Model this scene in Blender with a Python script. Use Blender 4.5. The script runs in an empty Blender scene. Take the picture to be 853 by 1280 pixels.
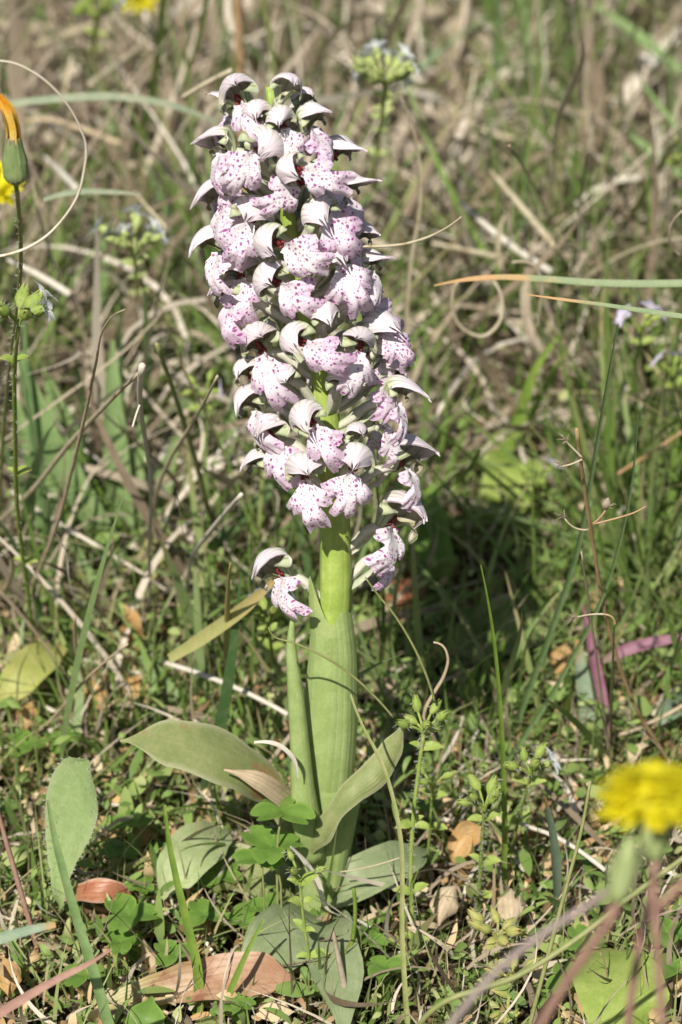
import bpy, math, random
import numpy as np
from mathutils import Vector as V
random.seed(7); RNG = np.random.default_rng(7)
PI = math.pi
SC = bpy.context.scene
COL = SC.collection
CM = 0.01                       # everything below is written in centimetres

# ------------------------------------------------------------------ camera
PITCH = math.radians(28)
CAM = V((0.59, -52.5, 38.8))
FW = V((0, math.cos(PITCH), -math.sin(PITCH))); UP = V((0, math.sin(PITCH), math.cos(PITCH))); RT = V((1, 0, 0))
FPX = 640 / (22.3 / 2 / 60)
cd = bpy.data.cameras.new('camera'); cam = bpy.data.objects.new('camera', cd); COL.objects.link(cam)
cam.location = CAM * CM; cam.rotation_euler = (PI/2 - PITCH, 0, 0)
cd.sensor_fit = 'VERTICAL'; cd.sensor_height = 22.3; cd.sensor_width = 22.3; cd.lens = 60
cd.clip_start = 0.01; cd.clip_end = 200
cd.dof.use_dof = True; cd.dof.focus_distance = 0.588; cd.dof.aperture_fstop = 11.5; cd.dof.aperture_blades = 7
SC.camera = cam

# ------------------------------------------------------------------ light
SUN_EL, SUN_AZ = math.radians(47), math.radians(-160)   # azimuth clockwise from +Y (away from the camera)
sd = V((math.sin(SUN_AZ)*math.cos(SUN_EL), math.cos(SUN_AZ)*math.cos(SUN_EL), math.sin(SUN_EL)))
w = bpy.data.worlds.new('World'); SC.world = w; w.use_nodes = True
wn = w.node_tree; bg = wn.nodes['Background']
sky = wn.nodes.new('ShaderNodeTexSky'); sky.sky_type = 'NISHITA'; sky.sun_disc = False
sky.sun_elevation = SUN_EL; sky.sun_rotation = SUN_AZ
wn.links.new(sky.outputs[0], bg.inputs[0]); bg.inputs[1].default_value = 0.06
sl = bpy.data.lights.new('sun', 'SUN'); sl.energy = 5.0; sl.angle = math.radians(0.53); sl.color = (1, .96, .89)
so = bpy.data.objects.new('sun', sl); COL.objects.link(so); so.rotation_euler = sd.to_track_quat('Z', 'Y').to_euler()
so.location = sd * 3
SC.view_settings.view_transform = 'Standard'; SC.view_settings.look = 'None'
SC.view_settings.exposure = 0.37; SC.view_settings.gamma = 1
SC.cycles.max_bounces = 6; SC.cycles.diffuse_bounces = 3; SC.cycles.glossy_bounces = 2
SC.cycles.transmission_bounces = 3; SC.cycles.use_denoising = True

def ray(px, py): return FW + RT*((px-426.5)/FPX) + UP*((640-py)/FPX)
def at(px, py, Y=0.0):                                   # pixel of the photograph -> point in the plane y = Y
    d = ray(px, py); return CAM + d*((Y-CAM.y)/d.y)
def gnd(px, py, z=0.0):
    d = ray(px, py); return CAM + d*((z-CAM.z)/d.z)
def atz(px, py, zc): return CAM + ray(px, py)*zc
def pxcm(p): return FPX/((p-CAM).dot(FW))               # pixels per cm at a point

# ------------------------------------------------------------------ materials
class NT:
    def __init__(s, name):
        s.m = bpy.data.materials.new(name); s.m.use_nodes = True; s.t = s.m.node_tree; s.t.nodes.clear()
        s.out = s.t.nodes.new('ShaderNodeOutputMaterial')
    def n(s, typ, ins=None, **kw):
        nd = s.t.nodes.new('ShaderNode'+typ)
        for k, v in kw.items(): setattr(nd, k, v)
        for k, v in (ins or {}).items():
            if isinstance(v, bpy.types.NodeSocket): s.t.links.new(v, nd.inputs[k])
            else: nd.inputs[k].default_value = (*v, 1) if isinstance(v, tuple) and len(v) == 3 and nd.inputs[k].type == 'RGBA' else v
        return nd
    def math(s, op, a, b=0.0, c=False):
        return s.n('Math', {0: a, 1: b}, operation=op, use_clamp=c).outputs[0]
    def ramp(s, fac, stops, interp='LINEAR'):
        nd = s.n('ValToRGB', {0: fac}); cr = nd.color_ramp; cr.interpolation = interp
        while len(cr.elements) < len(stops): cr.elements.new(.5)
        for e, (p, c) in zip(cr.elements, stops): e.position = p; e.color = (*c, 1)
        return nd.outputs[0]
    def mix(s, f, a, b, bt='MIX'):
        nd = s.n('Mix', {0: f, 6: a, 7: b}, data_type='RGBA', blend_type=bt); return nd.outputs[2]
    def sstep(s, x, lo, hi, a=0.0, b=1.0):
        nd = s.n('MapRange', {0: x, 1: lo, 2: hi, 3: a, 4: b}, interpolation_type='SMOOTHSTEP'); return nd.outputs[0]
    def noise(s, vec, scale, detail=3.0, rough=.55):
        return s.n('TexNoise', {'Vector': vec, 'Scale': scale, 'Detail': detail, 'Roughness': rough}).outputs[0]
    def attr(s, name): return s.n('Attribute', attribute_name=name).outputs['Fac']
    def obj(s): return s.n('TexCoord').outputs['Object']
    def geo(s): return s.n('NewGeometry').outputs['Position']
    def uv(s):
        sp = s.n('SeparateXYZ', {0: s.n('TexCoord').outputs['UV']}); return sp.outputs[0], sp.outputs[1]
    def finish(s, col, trans=0.3, rough=.5, spec=.35, bump=None, bstr=.3, bdist=.0004, tcol=None, sheen=0.0, coat=0.0):
        nrm = s.n('Bump', {'Height': bump, 'Strength': bstr, 'Distance': bdist}).outputs[0] if bump is not None else None
        p = s.n('BsdfPrincipled', {'Base Color': col, 'Roughness': rough, 'Specular IOR Level': spec, 'Sheen Weight': sheen, 'Coat Weight': coat})
        if nrm: s.t.links.new(nrm, p.inputs['Normal'])
        sh = p.outputs[0]
        if trans > 0:
            tr = s.n('BsdfTranslucent', {0: tcol if tcol is not None else col})
            sh = s.n('MixShader', {0: trans, 1: p.outputs[0], 2: tr.outputs[0]}).outputs[0]
        s.t.links.new(sh, s.out.inputs[0]); return s.m

def plantmat(name, c1, c2, veins=0, vcol=None, vamt=.35, tip=None, tipat=(.7, 1.0), spot=None, spotat=(.62, .7), spotscale=180,
             edge=None, trans=.28, rough=.5, spec=.35, nscale=250, bump=.3, base=None, baseat=(.0, .3), bruise=None):
    t = NT(name); o = t.obj(); u, v = t.uv()
    nz = t.noise(o, nscale, 4.0)
    col = t.mix(t.sstep(nz, .35, .65), c1, c2)
    h = nz
    if veins:
        n2 = t.noise(o, nscale*.35, 2.0)
        wv = t.math('SINE', t.math('MULTIPLY', t.math('ADD', u, t.math('MULTIPLY', n2, .9/veins)), veins*2*PI))
        wv = t.math('ADD', t.math('MULTIPLY', wv, .5), .5)
        wv = t.math('MULTIPLY', t.math('POWER', wv, 3.0), t.sstep(nz, .25, .7, .35, 1.0))
        col = t.mix(t.math('MULTIPLY', wv, vamt), col, vcol or c2)
        h = t.math('ADD', t.math('MULTIPLY', nz, .4), t.math('MULTIPLY', wv, -.6))
    if base is not None: col = t.mix(t.sstep(v, baseat[0], baseat[1], 1.0, 0.0), col, base)
    if tip is not None:
        vv = t.math('ADD', v, t.math('MULTIPLY', t.math('SUBTRACT', nz, .5), .35))
        col = t.mix(t.sstep(vv, tipat[0], tipat[1]), col, tip)
    if bruise is not None:
        bu, bv, ru, rv, bc = bruise
        d = t.math('ADD', t.math('POWER', t.math('DIVIDE', t.math('ABSOLUTE', t.math('SUBTRACT', u, bu)), ru), 2.0), t.math('POWER', t.math('DIVIDE', t.math('ABSOLUTE', t.math('SUBTRACT', v, bv)), rv), 2.0))
        col = t.mix(t.sstep(t.math('ADD', d, t.math('MULTIPLY', t.math('SUBTRACT', nz, .5), 2.4)), .3, .9, .9, 0.0), col, bc)
    if edge is not None:
        e = t.math('ABSOLUTE', t.math('SUBTRACT', t.math('MULTIPLY', u, 2.0), 1.0))
        col = t.mix(t.sstep(e, .72, 1.0), col, edge)
    if spot is not None:
        sn = t.noise(o, spotscale, 5.0, .6)
        col = t.mix(t.sstep(sn, spotat[0], spotat[1]), col, spot)
    fine = t.noise(o, nscale*6, 2.0)
    col = t.mix(.25, col, t.mix(fine, (.3, .3, .3), (1, 1, 1)), 'OVERLAY')
    return t.finish(col, trans, rough, spec, bump=h, bstr=bump)

def fieldmat(name, stops, trans=.3, rough=.55, spec=.3, tip=None, base=None, streak=.3, nscale=300):
    # pigment differs from blade to blade through the attribute r
    t = NT(name); r = t.attr('r'); u, v = t.uv(); o = t.geo()
    col = t.ramp(r, stops)
    nz = t.noise(o, nscale, 3.0)
    col = t.mix(t.math('MULTIPLY', t.sstep(nz, .4, .7), streak), col, t.mix(.5, col, (.5, .45, .3)))
    if tip is not None: col = t.mix(t.sstep(t.math('ADD', v, t.math('MULTIPLY', t.math('SUBTRACT', r, .5), .5)), .75, 1.05), col, tip)
    if base is not None: col = t.mix(t.sstep(v, .0, .35, .8, 0.0), col, base)
    return t.finish(col, trans, rough, spec, bump=nz, bstr=.2)

def simplemat(name, c1, c2, nscale=300, trans=0.0, rough=.6, spec=.3, bump=.3):
    t = NT(name); nz = t.noise(t.obj(), nscale, 4.0)
    return t.finish(t.mix(t.sstep(nz, .3, .7), c1, c2), trans, rough, spec, bump=nz, bstr=bump)

def lip_material():
    t = NT('lip_petal'); u, v = t.uv(); r = t.attr('r'); a = t.attr('a')
    vec = t.n('CombineXYZ', {0: u, 1: v, 2: t.math('MULTIPLY', r, 37.0)}).outputs[0]
    nz = t.noise(vec, 5.0, 3.0)
    mot = t.noise(vec, 16.0, 2.0)
    pinkf = t.math('ADD', t.sstep(a, .35, 1.0, .06, .62), t.math('MULTIPLY', t.math('SUBTRACT', t.math('ADD', nz, mot), 1.0), .9))
    pinkf = t.math('ADD', pinkf, t.math('MULTIPLY', t.math('SUBTRACT', r, .4), .45), True)
    col = t.mix(pinkf, (.84, .80, .79), (.65, .42, .59))
    wob = t.n('VectorMath', {0: vec, 1: t.n('VectorMath', {0: t.n('TexNoise', {'Vector': vec, 'Scale': 6.0}).outputs[1], 1: (.07, .07, 0)}, operation='MULTIPLY').outputs[0]}, operation='ADD').outputs[0]
    for sc, th, c, am in ((10.5, .34, (.27, .03, .21), .95), (18.0, .33, (.36, .08, .30), .85)):
        vo = t.n('TexVoronoi', {'Vector': wob, 'Scale': sc, 'Randomness': .85}, feature='F1')
        sep = t.n('SeparateColor', {0: vo.outputs['Color']})
        lim = t.math('MULTIPLY', t.math('ADD', t.math('MULTIPLY', sep.outputs[0], .6), .5), th)
        f = t.sstep(t.math('SUBTRACT', lim, vo.outputs['Distance']), -.045, .06)
        f = t.math('MULTIPLY', f, t.math('GREATER_THAN', sep.outputs[1], .16))
        col = t.mix(t.math('MULTIPLY', f, am), col, c)
    fine = t.noise(vec, 45.0, 2.0)
    h = t.math('ADD', t.math('MULTIPLY', nz, .5), t.math('MULTIPLY', fine, .35))
    return t.finish(col, .32, .5, .3, bump=h, bstr=.3, bdist=.0006, tcol=t.mix(.4, col, (.9, .7, .8)), sheen=.15)

def hood_material(name, white, lil, green, gamt):
    t = NT(name); u, v = t.uv(); r = t.attr('r')
    vec = t.n('CombineXYZ', {0: u, 1: t.math('MULTIPLY', v, .6), 2: t.math('MULTIPLY', r, 31.0)}).outputs[0]
    nz = t.noise(vec, 6.0, 3.0)
    col = t.mix(t.sstep(t.math('ADD', v, t.math('MULTIPLY', nz, .3)), .55, 1.1, .0, .75), white, lil)
    # green tint at the base and along the sides of the helmet, with faint green veins
    e = t.math('ABSOLUTE', t.math('SUBTRACT', t.math('MULTIPLY', u, 2.0), 1.0))
    g = t.math('ADD', t.sstep(v, .15, .70, .9, 0.0), t.math('MULTIPLY', t.sstep(e, .28, .62), t.sstep(v, .5, .9, .8, 0.0)))
    g = t.math('MULTIPLY', t.math('ADD', g, t.math('MULTIPLY', t.math('SUBTRACT', nz, .5), .9)), gamt, True)
    col = t.mix(t.math('MULTIPLY', g, .85), col, green)
    wv = t.math('SINE', t.math('MULTIPLY', t.math('ADD', u, t.math('MULTIPLY', nz, .06)), 9*2*PI))
    wv = t.math('POWER', t.math('ADD', t.math('MULTIPLY', wv, .5), .5), 5.0)
    vf = t.math('MULTIPLY', wv, t.math('MULTIPLY', t.math('ADD', t.sstep(e, .10, .5, .40, .75), t.sstep(v, .2, .6, .3, 0.0)), t.math('MULTIPLY', t.sstep(v, .6, 1.0, 1.0, .30), gamt)))
    col = t.mix(vf, col, t.mix(t.sstep(v, .5, .85), tuple(c*.6 for c in green), (.50, .33, .44)))
    return t.finish(col, .30, .5, .3, bump=t.noise(vec, 14.0, 3.0), bstr=.2, bdist=.0004, sheen=.1)

M = {}
M['lip'] = lip_material()
M['hood'] = hood_material('hood_sepal', (.87, .84, .76), (.82, .70, .76), (.47, .53, .28), 1.15)
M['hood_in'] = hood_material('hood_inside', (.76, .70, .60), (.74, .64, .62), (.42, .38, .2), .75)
M['throat'] = simplemat('throat_red', (.17, .015, .02), (.28, .06, .055), 900, .15, .35)
M['ovary'] = plantmat('ovary_green', (.52, .52, .38), (.68, .62, .54), 7, (.34, .42, .18), .5, trans=.2)
M['bract'] = plantmat('bract_pale', (.48, .52, .34), (.58, .55, .45), 9, (.34, .40, .2), .4, tip=(.55, .42, .40), trans=.35)
M['stem'] = plantmat('flower_stem', (.27, .37, .065), (.35, .445, .095), 13, (.42, .51, .17), .5, spot=(.25, .33, .06), spotat=(.58, .75), trans=.15, rough=.4)
M['sheath'] = plantmat('sheath_leaf', (.265, .35, .115), (.325, .405, .15), 26, (.345, .42, .16), .5, tip=(.36, .42, .16), tipat=(.9, 1.1), spot=(.24, .29, .09), spotat=(.58, .74), spotscale=120, trans=.22, rough=.4, spec=.3)
M['basal'] = plantmat('basal_leaf', (.20, .235, .085), (.265, .285, .12), 9, (.22, .25, .09), .3, tip=(.34, .31, .15), tipat=(.85, 1.15), spot=(.33, .20, .09), spotat=(.68, .72), spotscale=70, trans=.2, rough=.5, spec=.22, edge=(.34, .34, .19))
M['basal_bruise'] = plantmat('basal_leaf_bruised', (.20, .235, .085), (.26, .28, .115), 7, (.22, .25, .09), .3, tip=(.34, .31, .15), tipat=(.85, 1.15), spot=(.27, .19, .09), spotat=(.60, .70), spotscale=110, trans=.2, rough=.5, spec=.22, edge=(.34, .34, .19), bruise=(.45, .45, .55, .10, (.30, .17, .075)))
M['basal_pale'] = plantmat('basal_leaf_pale', (.20, .245, .12), (.255, .29, .155), 7, (.19, .23, .11), .25, spot=(.30, .22, .12), spotat=(.66, .72), spotscale=90, trans=.18, rough=.5, spec=.2)
M['green'] = plantmat('green_blade', (.15, .24, .035), (.21, .30, .05), 6, (.24, .33, .075), .5, tip=(.30, .29, .09), tipat=(.9, 1.2), trans=.35, rough=.42, spec=.22)
M['bluegreen'] = plantmat('blue_green_blade', (.19, .29, .10), (.25, .35, .14), 9, (.30, .38, .18), .4, tip=(.32, .32, .16), tipat=(.95, 1.2), trans=.32, rough=.45, spec=.22)
M['greygreen'] = plantmat('grey_green_blade', (.20, .27, .17), (.27, .33, .22), 7, (.30, .35, .25), .4, trans=.25, rough=.5, tip=(.42, .25, .10), tipat=(.82, .98))
M['olive'] = plantmat('olive_stalk', (.22, .25, .08), (.30, .30, .12), 5, (.34, .33, .16), .4, trans=.15, rough=.5)
M['straw'] = plantmat('dry_straw', (.42, .35, .22), (.54, .47, .33), 6, (.33, .26, .15), .5, spot=(.27, .20, .12), spotat=(.6, .72), trans=.15, rough=.6)
M['straw_brown'] = plantmat('brown_straw', (.40, .31, .20), (.50, .40, .27), 5, (.28, .20, .12), .5, spot=(.22, .15, .09), spotat=(.6, .7), trans=.12, rough=.6, spec=.2)
M['straw_white'] = plantmat('bleached_straw', (.60, .54, .43), (.70, .64, .53), 5, (.48, .41, .30), .5, spot=(.40, .32, .22), spotat=(.60, .72), trans=.2, rough=.6, spec=.2)
M['straw_cream'] = plantmat('cream_straw', (.74, .65, .48), (.80, .72, .56), 3, (.62, .52, .36), .4, spot=(.55, .44, .28), spotat=(.58, .72), trans=.2, rough=.5, spec=.25)
M['invol_dark'] = plantmat('bud_involucre', (.15, .21, .07), (.23, .29, .12), 5, (.10, .10, .05), .5, tip=(.15, .10, .08), tipat=(.8, 1.1), trans=.05, rough=.5)
M['straw_yellow'] = plantmat('yellowing_blade', (.38, .38, .13), (.46, .42, .18), 8, (.33, .35, .12), .5, tip=(.5, .38, .16), tipat=(.4, 1.0), trans=.3, rough=.5)
M['orange_tip'] = plantmat('orange_tipped_blade', (.20, .27, .13), (.26, .31, .16), 6, None, .3, tip=(.50, .30, .13), tipat=(.5, .8), trans=.25)
M['brownstem'] = plantmat('brown_seed_stem', (.34, .21, .10), (.42, .29, .16), 4, (.2, .11, .05), .4, trans=.0, rough=.5)
M['purple'] = plantmat('purple_blade', (.27, .11, .16), (.35, .17, .22), 6, (.18, .09, .11), .5, base=(.22, .17, .10), trans=.3, rough=.45)
M['pinkstem'] = plantmat('pink_brown_stem', (.28, .16, .12), (.34, .20, .15), 4, (.22, .13, .10), .4, trans=.05, rough=.5)
M['greypurple'] = plantmat('grey_purple_stem', (.22, .17, .15), (.28, .22, .19), 4, (.18, .13, .12), .4, trans=.05, rough=.5)
M['pale_leaf'] = plantmat('pale_leaf', (.30, .36, .16), (.38, .42, .22), 5, (.27, .32, .13), .3, spot=(.42, .36, .20), spotat=(.60, .72), spotscale=100, trans=.2, rough=.5, spec=.25)
M['straw_sage'] = plantmat('sage_blade', (.25, .30, .19), (.33, .35, .23), 5, (.40, .39, .28), .4, spot=(.42, .37, .26), spotat=(.55, .7), trans=.2, rough=.55, spec=.2)
M['clover'] = plantmat('clover_leaflet', (.125, .23, .04), (.17, .28, .055), 0, spot=(.22, .33, .09), spotat=(.6, .75), trans=.33, rough=.45, spec=.2, edge=(.20, .32, .06))
M['chick'] = plantmat('chickweed_green', (.27, .36, .075), (.35, .42, .11), 0, tip=(.42, .40, .13), tipat=(.8, 1.1), trans=.33, rough=.55, spec=.2)
M['chick_pale'] = plantmat('chickweed_pale', (.42, .50, .17), (.52, .58, .24), 0, trans=.4, rough=.6, spec=.15)
M['chick_yellow'] = plantmat('chickweed_yellowing', (.36, .38, .10), (.44, .42, .14), 3, (.3, .34, .1), .3, tip=(.46, .33, .14), tipat=(.7, 1.1), trans=.3, rough=.55)
M['hair'] = simplemat('plant_hair', (.62, .64, .50), (.7, .7, .6), 300, .4, .5)
M['spoon'] = plantmat('spoon_leaf', (.29, .40, .15), (.35, .45, .19), 3, (.38, .46, .22), .35, base=(.34, .40, .16), edge=(.38, .45, .22), trans=.3, rough=.4, spec=.3, nscale=500, bump=.6)
M['redleaf'] = plantmat('red_dead_leaf', (.30, .10, .055), (.38, .17, .09), 5, (.24, .09, .05), .4, base=(.28, .24, .11), edge=(.40, .25, .17), trans=.15, rough=.4, spot=(.42, .30, .16), spotat=(.62, .72))
M['pinkleaf'] = plantmat('pink_dead_leaf', (.36, .20, .115), (.44, .28, .17), 7, (.30, .16, .09), .4, base=(.36, .31, .13), baseat=(.1, .6), spot=(.28, .13, .08), spotat=(.56, .70), spotscale=140, trans=.2, rough=.45)
M['orangeleaf'] = plantmat('orange_dead_leaf', (.48, .28, .10), (.55, .37, .17), 5, (.36, .2, .08), .4, spot=(.3, .16, .07), spotat=(.64, .72), trans=.25, rough=.5)
M['yellow'] = plantmat('yellow_petal', (.94, .85, .03), (.95, .90, .06), 3, (.93, .80, .02), .3, trans=.6, rough=.5)
M['orange'] = plantmat('orange_petal', (.70, .42, .05), (.76, .58, .16), 4, (.62, .26, .02), .6, tip=(.72, .30, .02), tipat=(.55, 1.0), trans=.25, rough=.5)
M['invol'] = plantmat('involucre_green', (.26, .32, .12), (.33, .38, .17), 5, (.20, .22, .10), .3, tip=(.24, .20, .12), tipat=(.85, 1.1), trans=.1, rough=.6, spec=.15)
M['white'] = plantmat('white_petal', (.80, .80, .78), (.84, .84, .82), 3, (.7, .72, .68), .3, trans=.3, rough=.5)
M['lilac'] = plantmat('lilac_petal', (.66, .58, .74), (.74, .68, .80), 3, (.55, .45, .66), .3, trans=.3, rough=.5)
M['pebble'] = simplemat('pebble', (.62, .58, .52), (.74, .70, .64), 400, 0, .6)
M['greyweed'] = simplemat('dry_seed_husk', (.24, .19, .13), (.34, .28, .20), 500, .1, .7)

# ------------------------------------------------------------------ mesh helpers
class MB:
    def __init__(s): s.v = []; s.f = []; s.uv = []; s.a = []; s.r = []; s.mi = []; s.n = 0
    def grid(s, P, r=0.0, a=None, mi=0, close=False, flip=False, uv=None):
        # P[row][col] of points; u runs over columns, v over rows
        nr, nc = len(P), len(P[0]); b = s.n
        for i in range(nr):
            for j in range(nc):
                s.v.append(tuple(P[i][j])); s.r.append(r)
                s.uv.append(uv[i][j] if uv else (j/(nc if close else nc-1), i/(nr-1)))
                s.a.append(a[i][j] if a else 0.0)
        s.n += nr*nc
        for i in range(nr-1):
            for j in range(nc if close else nc-1):
                k = (j+1) % nc
                q = (b+i*nc+j, b+i*nc+k, b+(i+1)*nc+k, b+(i+1)*nc+j)
                s.f.append(q[::-1] if flip else q); s.mi.append(mi)
        return b
    def build(s, name, mats, parent=None, base=None, smooth=True):
        if parent is not None: base = ORG[parent]
        if base is None: base = V((0, 0, 0))
        me = bpy.data.meshes.new(name)
        vv = (np.array(s.v, dtype=np.float64).reshape(-1, 3) - np.array(base)) * CM
        me.from_pydata(vv.tolist(), [], s.f)
        finish_mesh(me, np.array(s.uv), np.array(s.a), np.array(s.r), smooth)
        for m in (mats if isinstance(mats, (list, tuple)) else [mats]): me.materials.append(M[m])
        if any(s.mi): me.polygons.foreach_set('material_index', s.mi)
        o = bpy.data.objects.new(name, me); COL.objects.link(o)
        if parent is not None: o.parent = parent
        else: o.location = V(base)*CM
        ORG[o] = V(base); return o
ORG = {}
def finish_mesh(me, uv, a, r, smooth=True):
    li = np.empty(len(me.loops), dtype=np.int32); me.loops.foreach_get('vertex_index', li)
    ul = me.uv_layers.new(name='UVMap'); ul.data.foreach_set('uv', uv[li].astype(np.float32).ravel())
    me.attributes.new('a', 'FLOAT', 'POINT').data.foreach_set('value', a.astype(np.float32))
    me.attributes.new('r', 'FLOAT', 'POINT').data.foreach_set('value', r.astype(np.float32))
    if smooth: me.polygons.foreach_set('use_smooth', np.ones(len(me.polygons), dtype=bool))
    me.update()
def empty(name, base):
    o = bpy.data.objects.new(name, None); COL.objects.link(o); o.location = V(base)*CM; o.empty_display_size = .01
    ORG[o] = V(base); return o
def tag(o, label=None, cat=None, group=None, kind=None):
    if label: o['label'] = label
    if cat: o['category'] = cat
    if group: o['group'] = group
    if kind: o['kind'] = kind
    return o
def catmull(pts, n):      # cubic through the points, tangents weighted by chord length
    p = [V(q) for q in pts]; m = len(p)
    if m == 2: return [p[0].lerp(p[1], i/n) for i in range(n+1)]
    h = [max(1e-6, (p[i+1]-p[i]).length) for i in range(m-1)]; d = [(p[i+1]-p[i])/h[i] for i in range(m-1)]
    tg = [d[0]*1.5-d[1]*.5] + [(d[i-1]*h[i]+d[i]*h[i-1])/(h[i-1]+h[i]) for i in range(1, m-1)] + [d[-1]*1.5-d[-2]*.5]
    L = [0]
    for x in h: L.append(L[-1]+x)
    out = []; i = 0
    for k in range(n+1):
        q = L[-1]*k/n
        while i < m-2 and q > L[i+1]: i += 1
        t = (q-L[i])/h[i]; t2 = t*t; t3 = t2*t
        out.append(p[i]*(2*t3-3*t2+1)+tg[i]*(h[i]*(t3-2*t2+t))+p[i+1]*(3*t2-2*t3)+tg[i+1]*(h[i]*(t3-t2)))
    return out
def lerpl(l, t):
    x = t*(len(l)-1); i = min(int(x), len(l)-2); return l[i]+(l[i+1]-l[i])*(x-i)
def smoothl(l, t):
    x = t*(len(l)-1); i = min(int(x), len(l)-2); f = x-i; f = f*f*(3-2*f) if len(l) > 3 else f
    return l[i]+(l[i+1]-l[i])*f
def frames(pts, hint, hold=False):
    out = []; prev = V(hint); hv = V(hint).normalized()
    for i, p in enumerate(pts):
        t = (pts[min(i+1, len(pts)-1)]-pts[max(i-1, 0)])
        t = t.normalized() if t.length > 1e-9 else V((0, 0, 1))
        nrm = prev - t*prev.dot(t)
        if nrm.length < 1e-4: nrm = t.orthogonal()
        nrm.normalize()
        if hold: nrm = (nrm*.35 + hv - t*hv.dot(t)).normalized()
        out.append((t, nrm, t.cross(nrm))); prev = nrm
    return out
def tube(mb, pts, radii, seg=7, n=None, hint=(0, -1, .3), r=0.0, mi=0, ridge=0, ramp=.0, cap=True):
    if n: pts = catmull(pts, n)
    fr = frames(pts, hint); P = []
    m = len(pts)
    for i, (p, (t, a, b)) in enumerate(zip(pts, fr)):
        R = lerpl(radii, i/(m-1))
        P.append([p + (a*math.cos(x)+b*math.sin(x))*R*(1+ramp*math.cos(ridge*x)) for x in [2*PI*j/seg for j in range(seg)]])
    if cap:
        P = [[pts[0]]*seg] + P + [[pts[-1]]*seg]
    mb.grid(P, r=r, mi=mi, close=True)
def blade(mb, pts, widths, hint=(0, -.6, .8), n=14, cup=.25, nv=2, r=0.0, mi=0, twist=0.0, wave=0.0, flip=False):
    pts = catmull(pts, n); fr = frames(pts, hint, True); P = []; ph = random.random()*6
    for i, (p, (t, a, b)) in enumerate(zip(pts, fr)):
        s = i/n; wd = smoothl(widths, s)*.5; row = []
        ca, sa = math.cos(twist*s), math.sin(twist*s); a2 = a*ca+b*sa; b2 = b*ca-a*sa
        for j in range(-nv, nv+1):
            q = j/nv
            row.append(p + b2*(wd*q) + a2*(wd*(cup*q*q) + wave*wd*math.sin(s*11+ph+q*2)*abs(q)))
        P.append(row)
    mb.grid(P, r=r, mi=mi, flip=flip)

# ------------------------------------------------------------------ the ground and its masses of growth
def ground():
    def ax(lim, near, k):
        a = list(np.arange(-near, near+.1, k)); x = near; st = k
        while x < lim: st *= 1.5; x += st; a = [-x]+a+[x]
        return np.array(a)
    xs = ax(6000, 40, 1.2); ys = ax(6000, 75, 1.2)+40
    X, Y = np.meshgrid(xs, ys)
    Z = .35*np.sin(X*.31+1)*np.cos(Y*.27) + .25*np.sin(X*.83+Y*.6) + .15*np.sin(X*1.9-Y*1.3) - .55
    mb = MB(); mb.grid([[(X[i, j], Y[i, j], Z[i, j]) for j in range(len(xs))] for i in range(len(ys))])
    t = NT('soil_and_litter'); o = t.geo()
    n1 = t.noise(o, 60, 6.0, .65); n2 = t.noise(o, 420, 4.0, .6)
    col = t.ramp(n1, [(.3, (.025, .018, .012)), (.5, (.05, .036, .022)), (.65, (.09, .065, .04)), (.8, (.05, .05, .022))])
    vo = t.n('TexVoronoi', {'Vector': o, 'Scale': 300.0}); sp = t.n('SeparateColor', {0: vo.outputs['Color']})
    col = t.mix(t.math('MULTIPLY', t.sstep(sp.outputs[0], .6, .8), .6), col, t.ramp(sp.outputs[1], [(0, (.30, .20, .10)), (.5, (.16, .11, .06)), (1, (.36, .30, .2))]))
    M['ground'] = t.finish(col, 0, .9, .1, bump=t.math('ADD', n1, n2), bstr=1.0, bdist=.003)
    tag(mb.build('ground', 'ground'), kind='structure')

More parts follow.
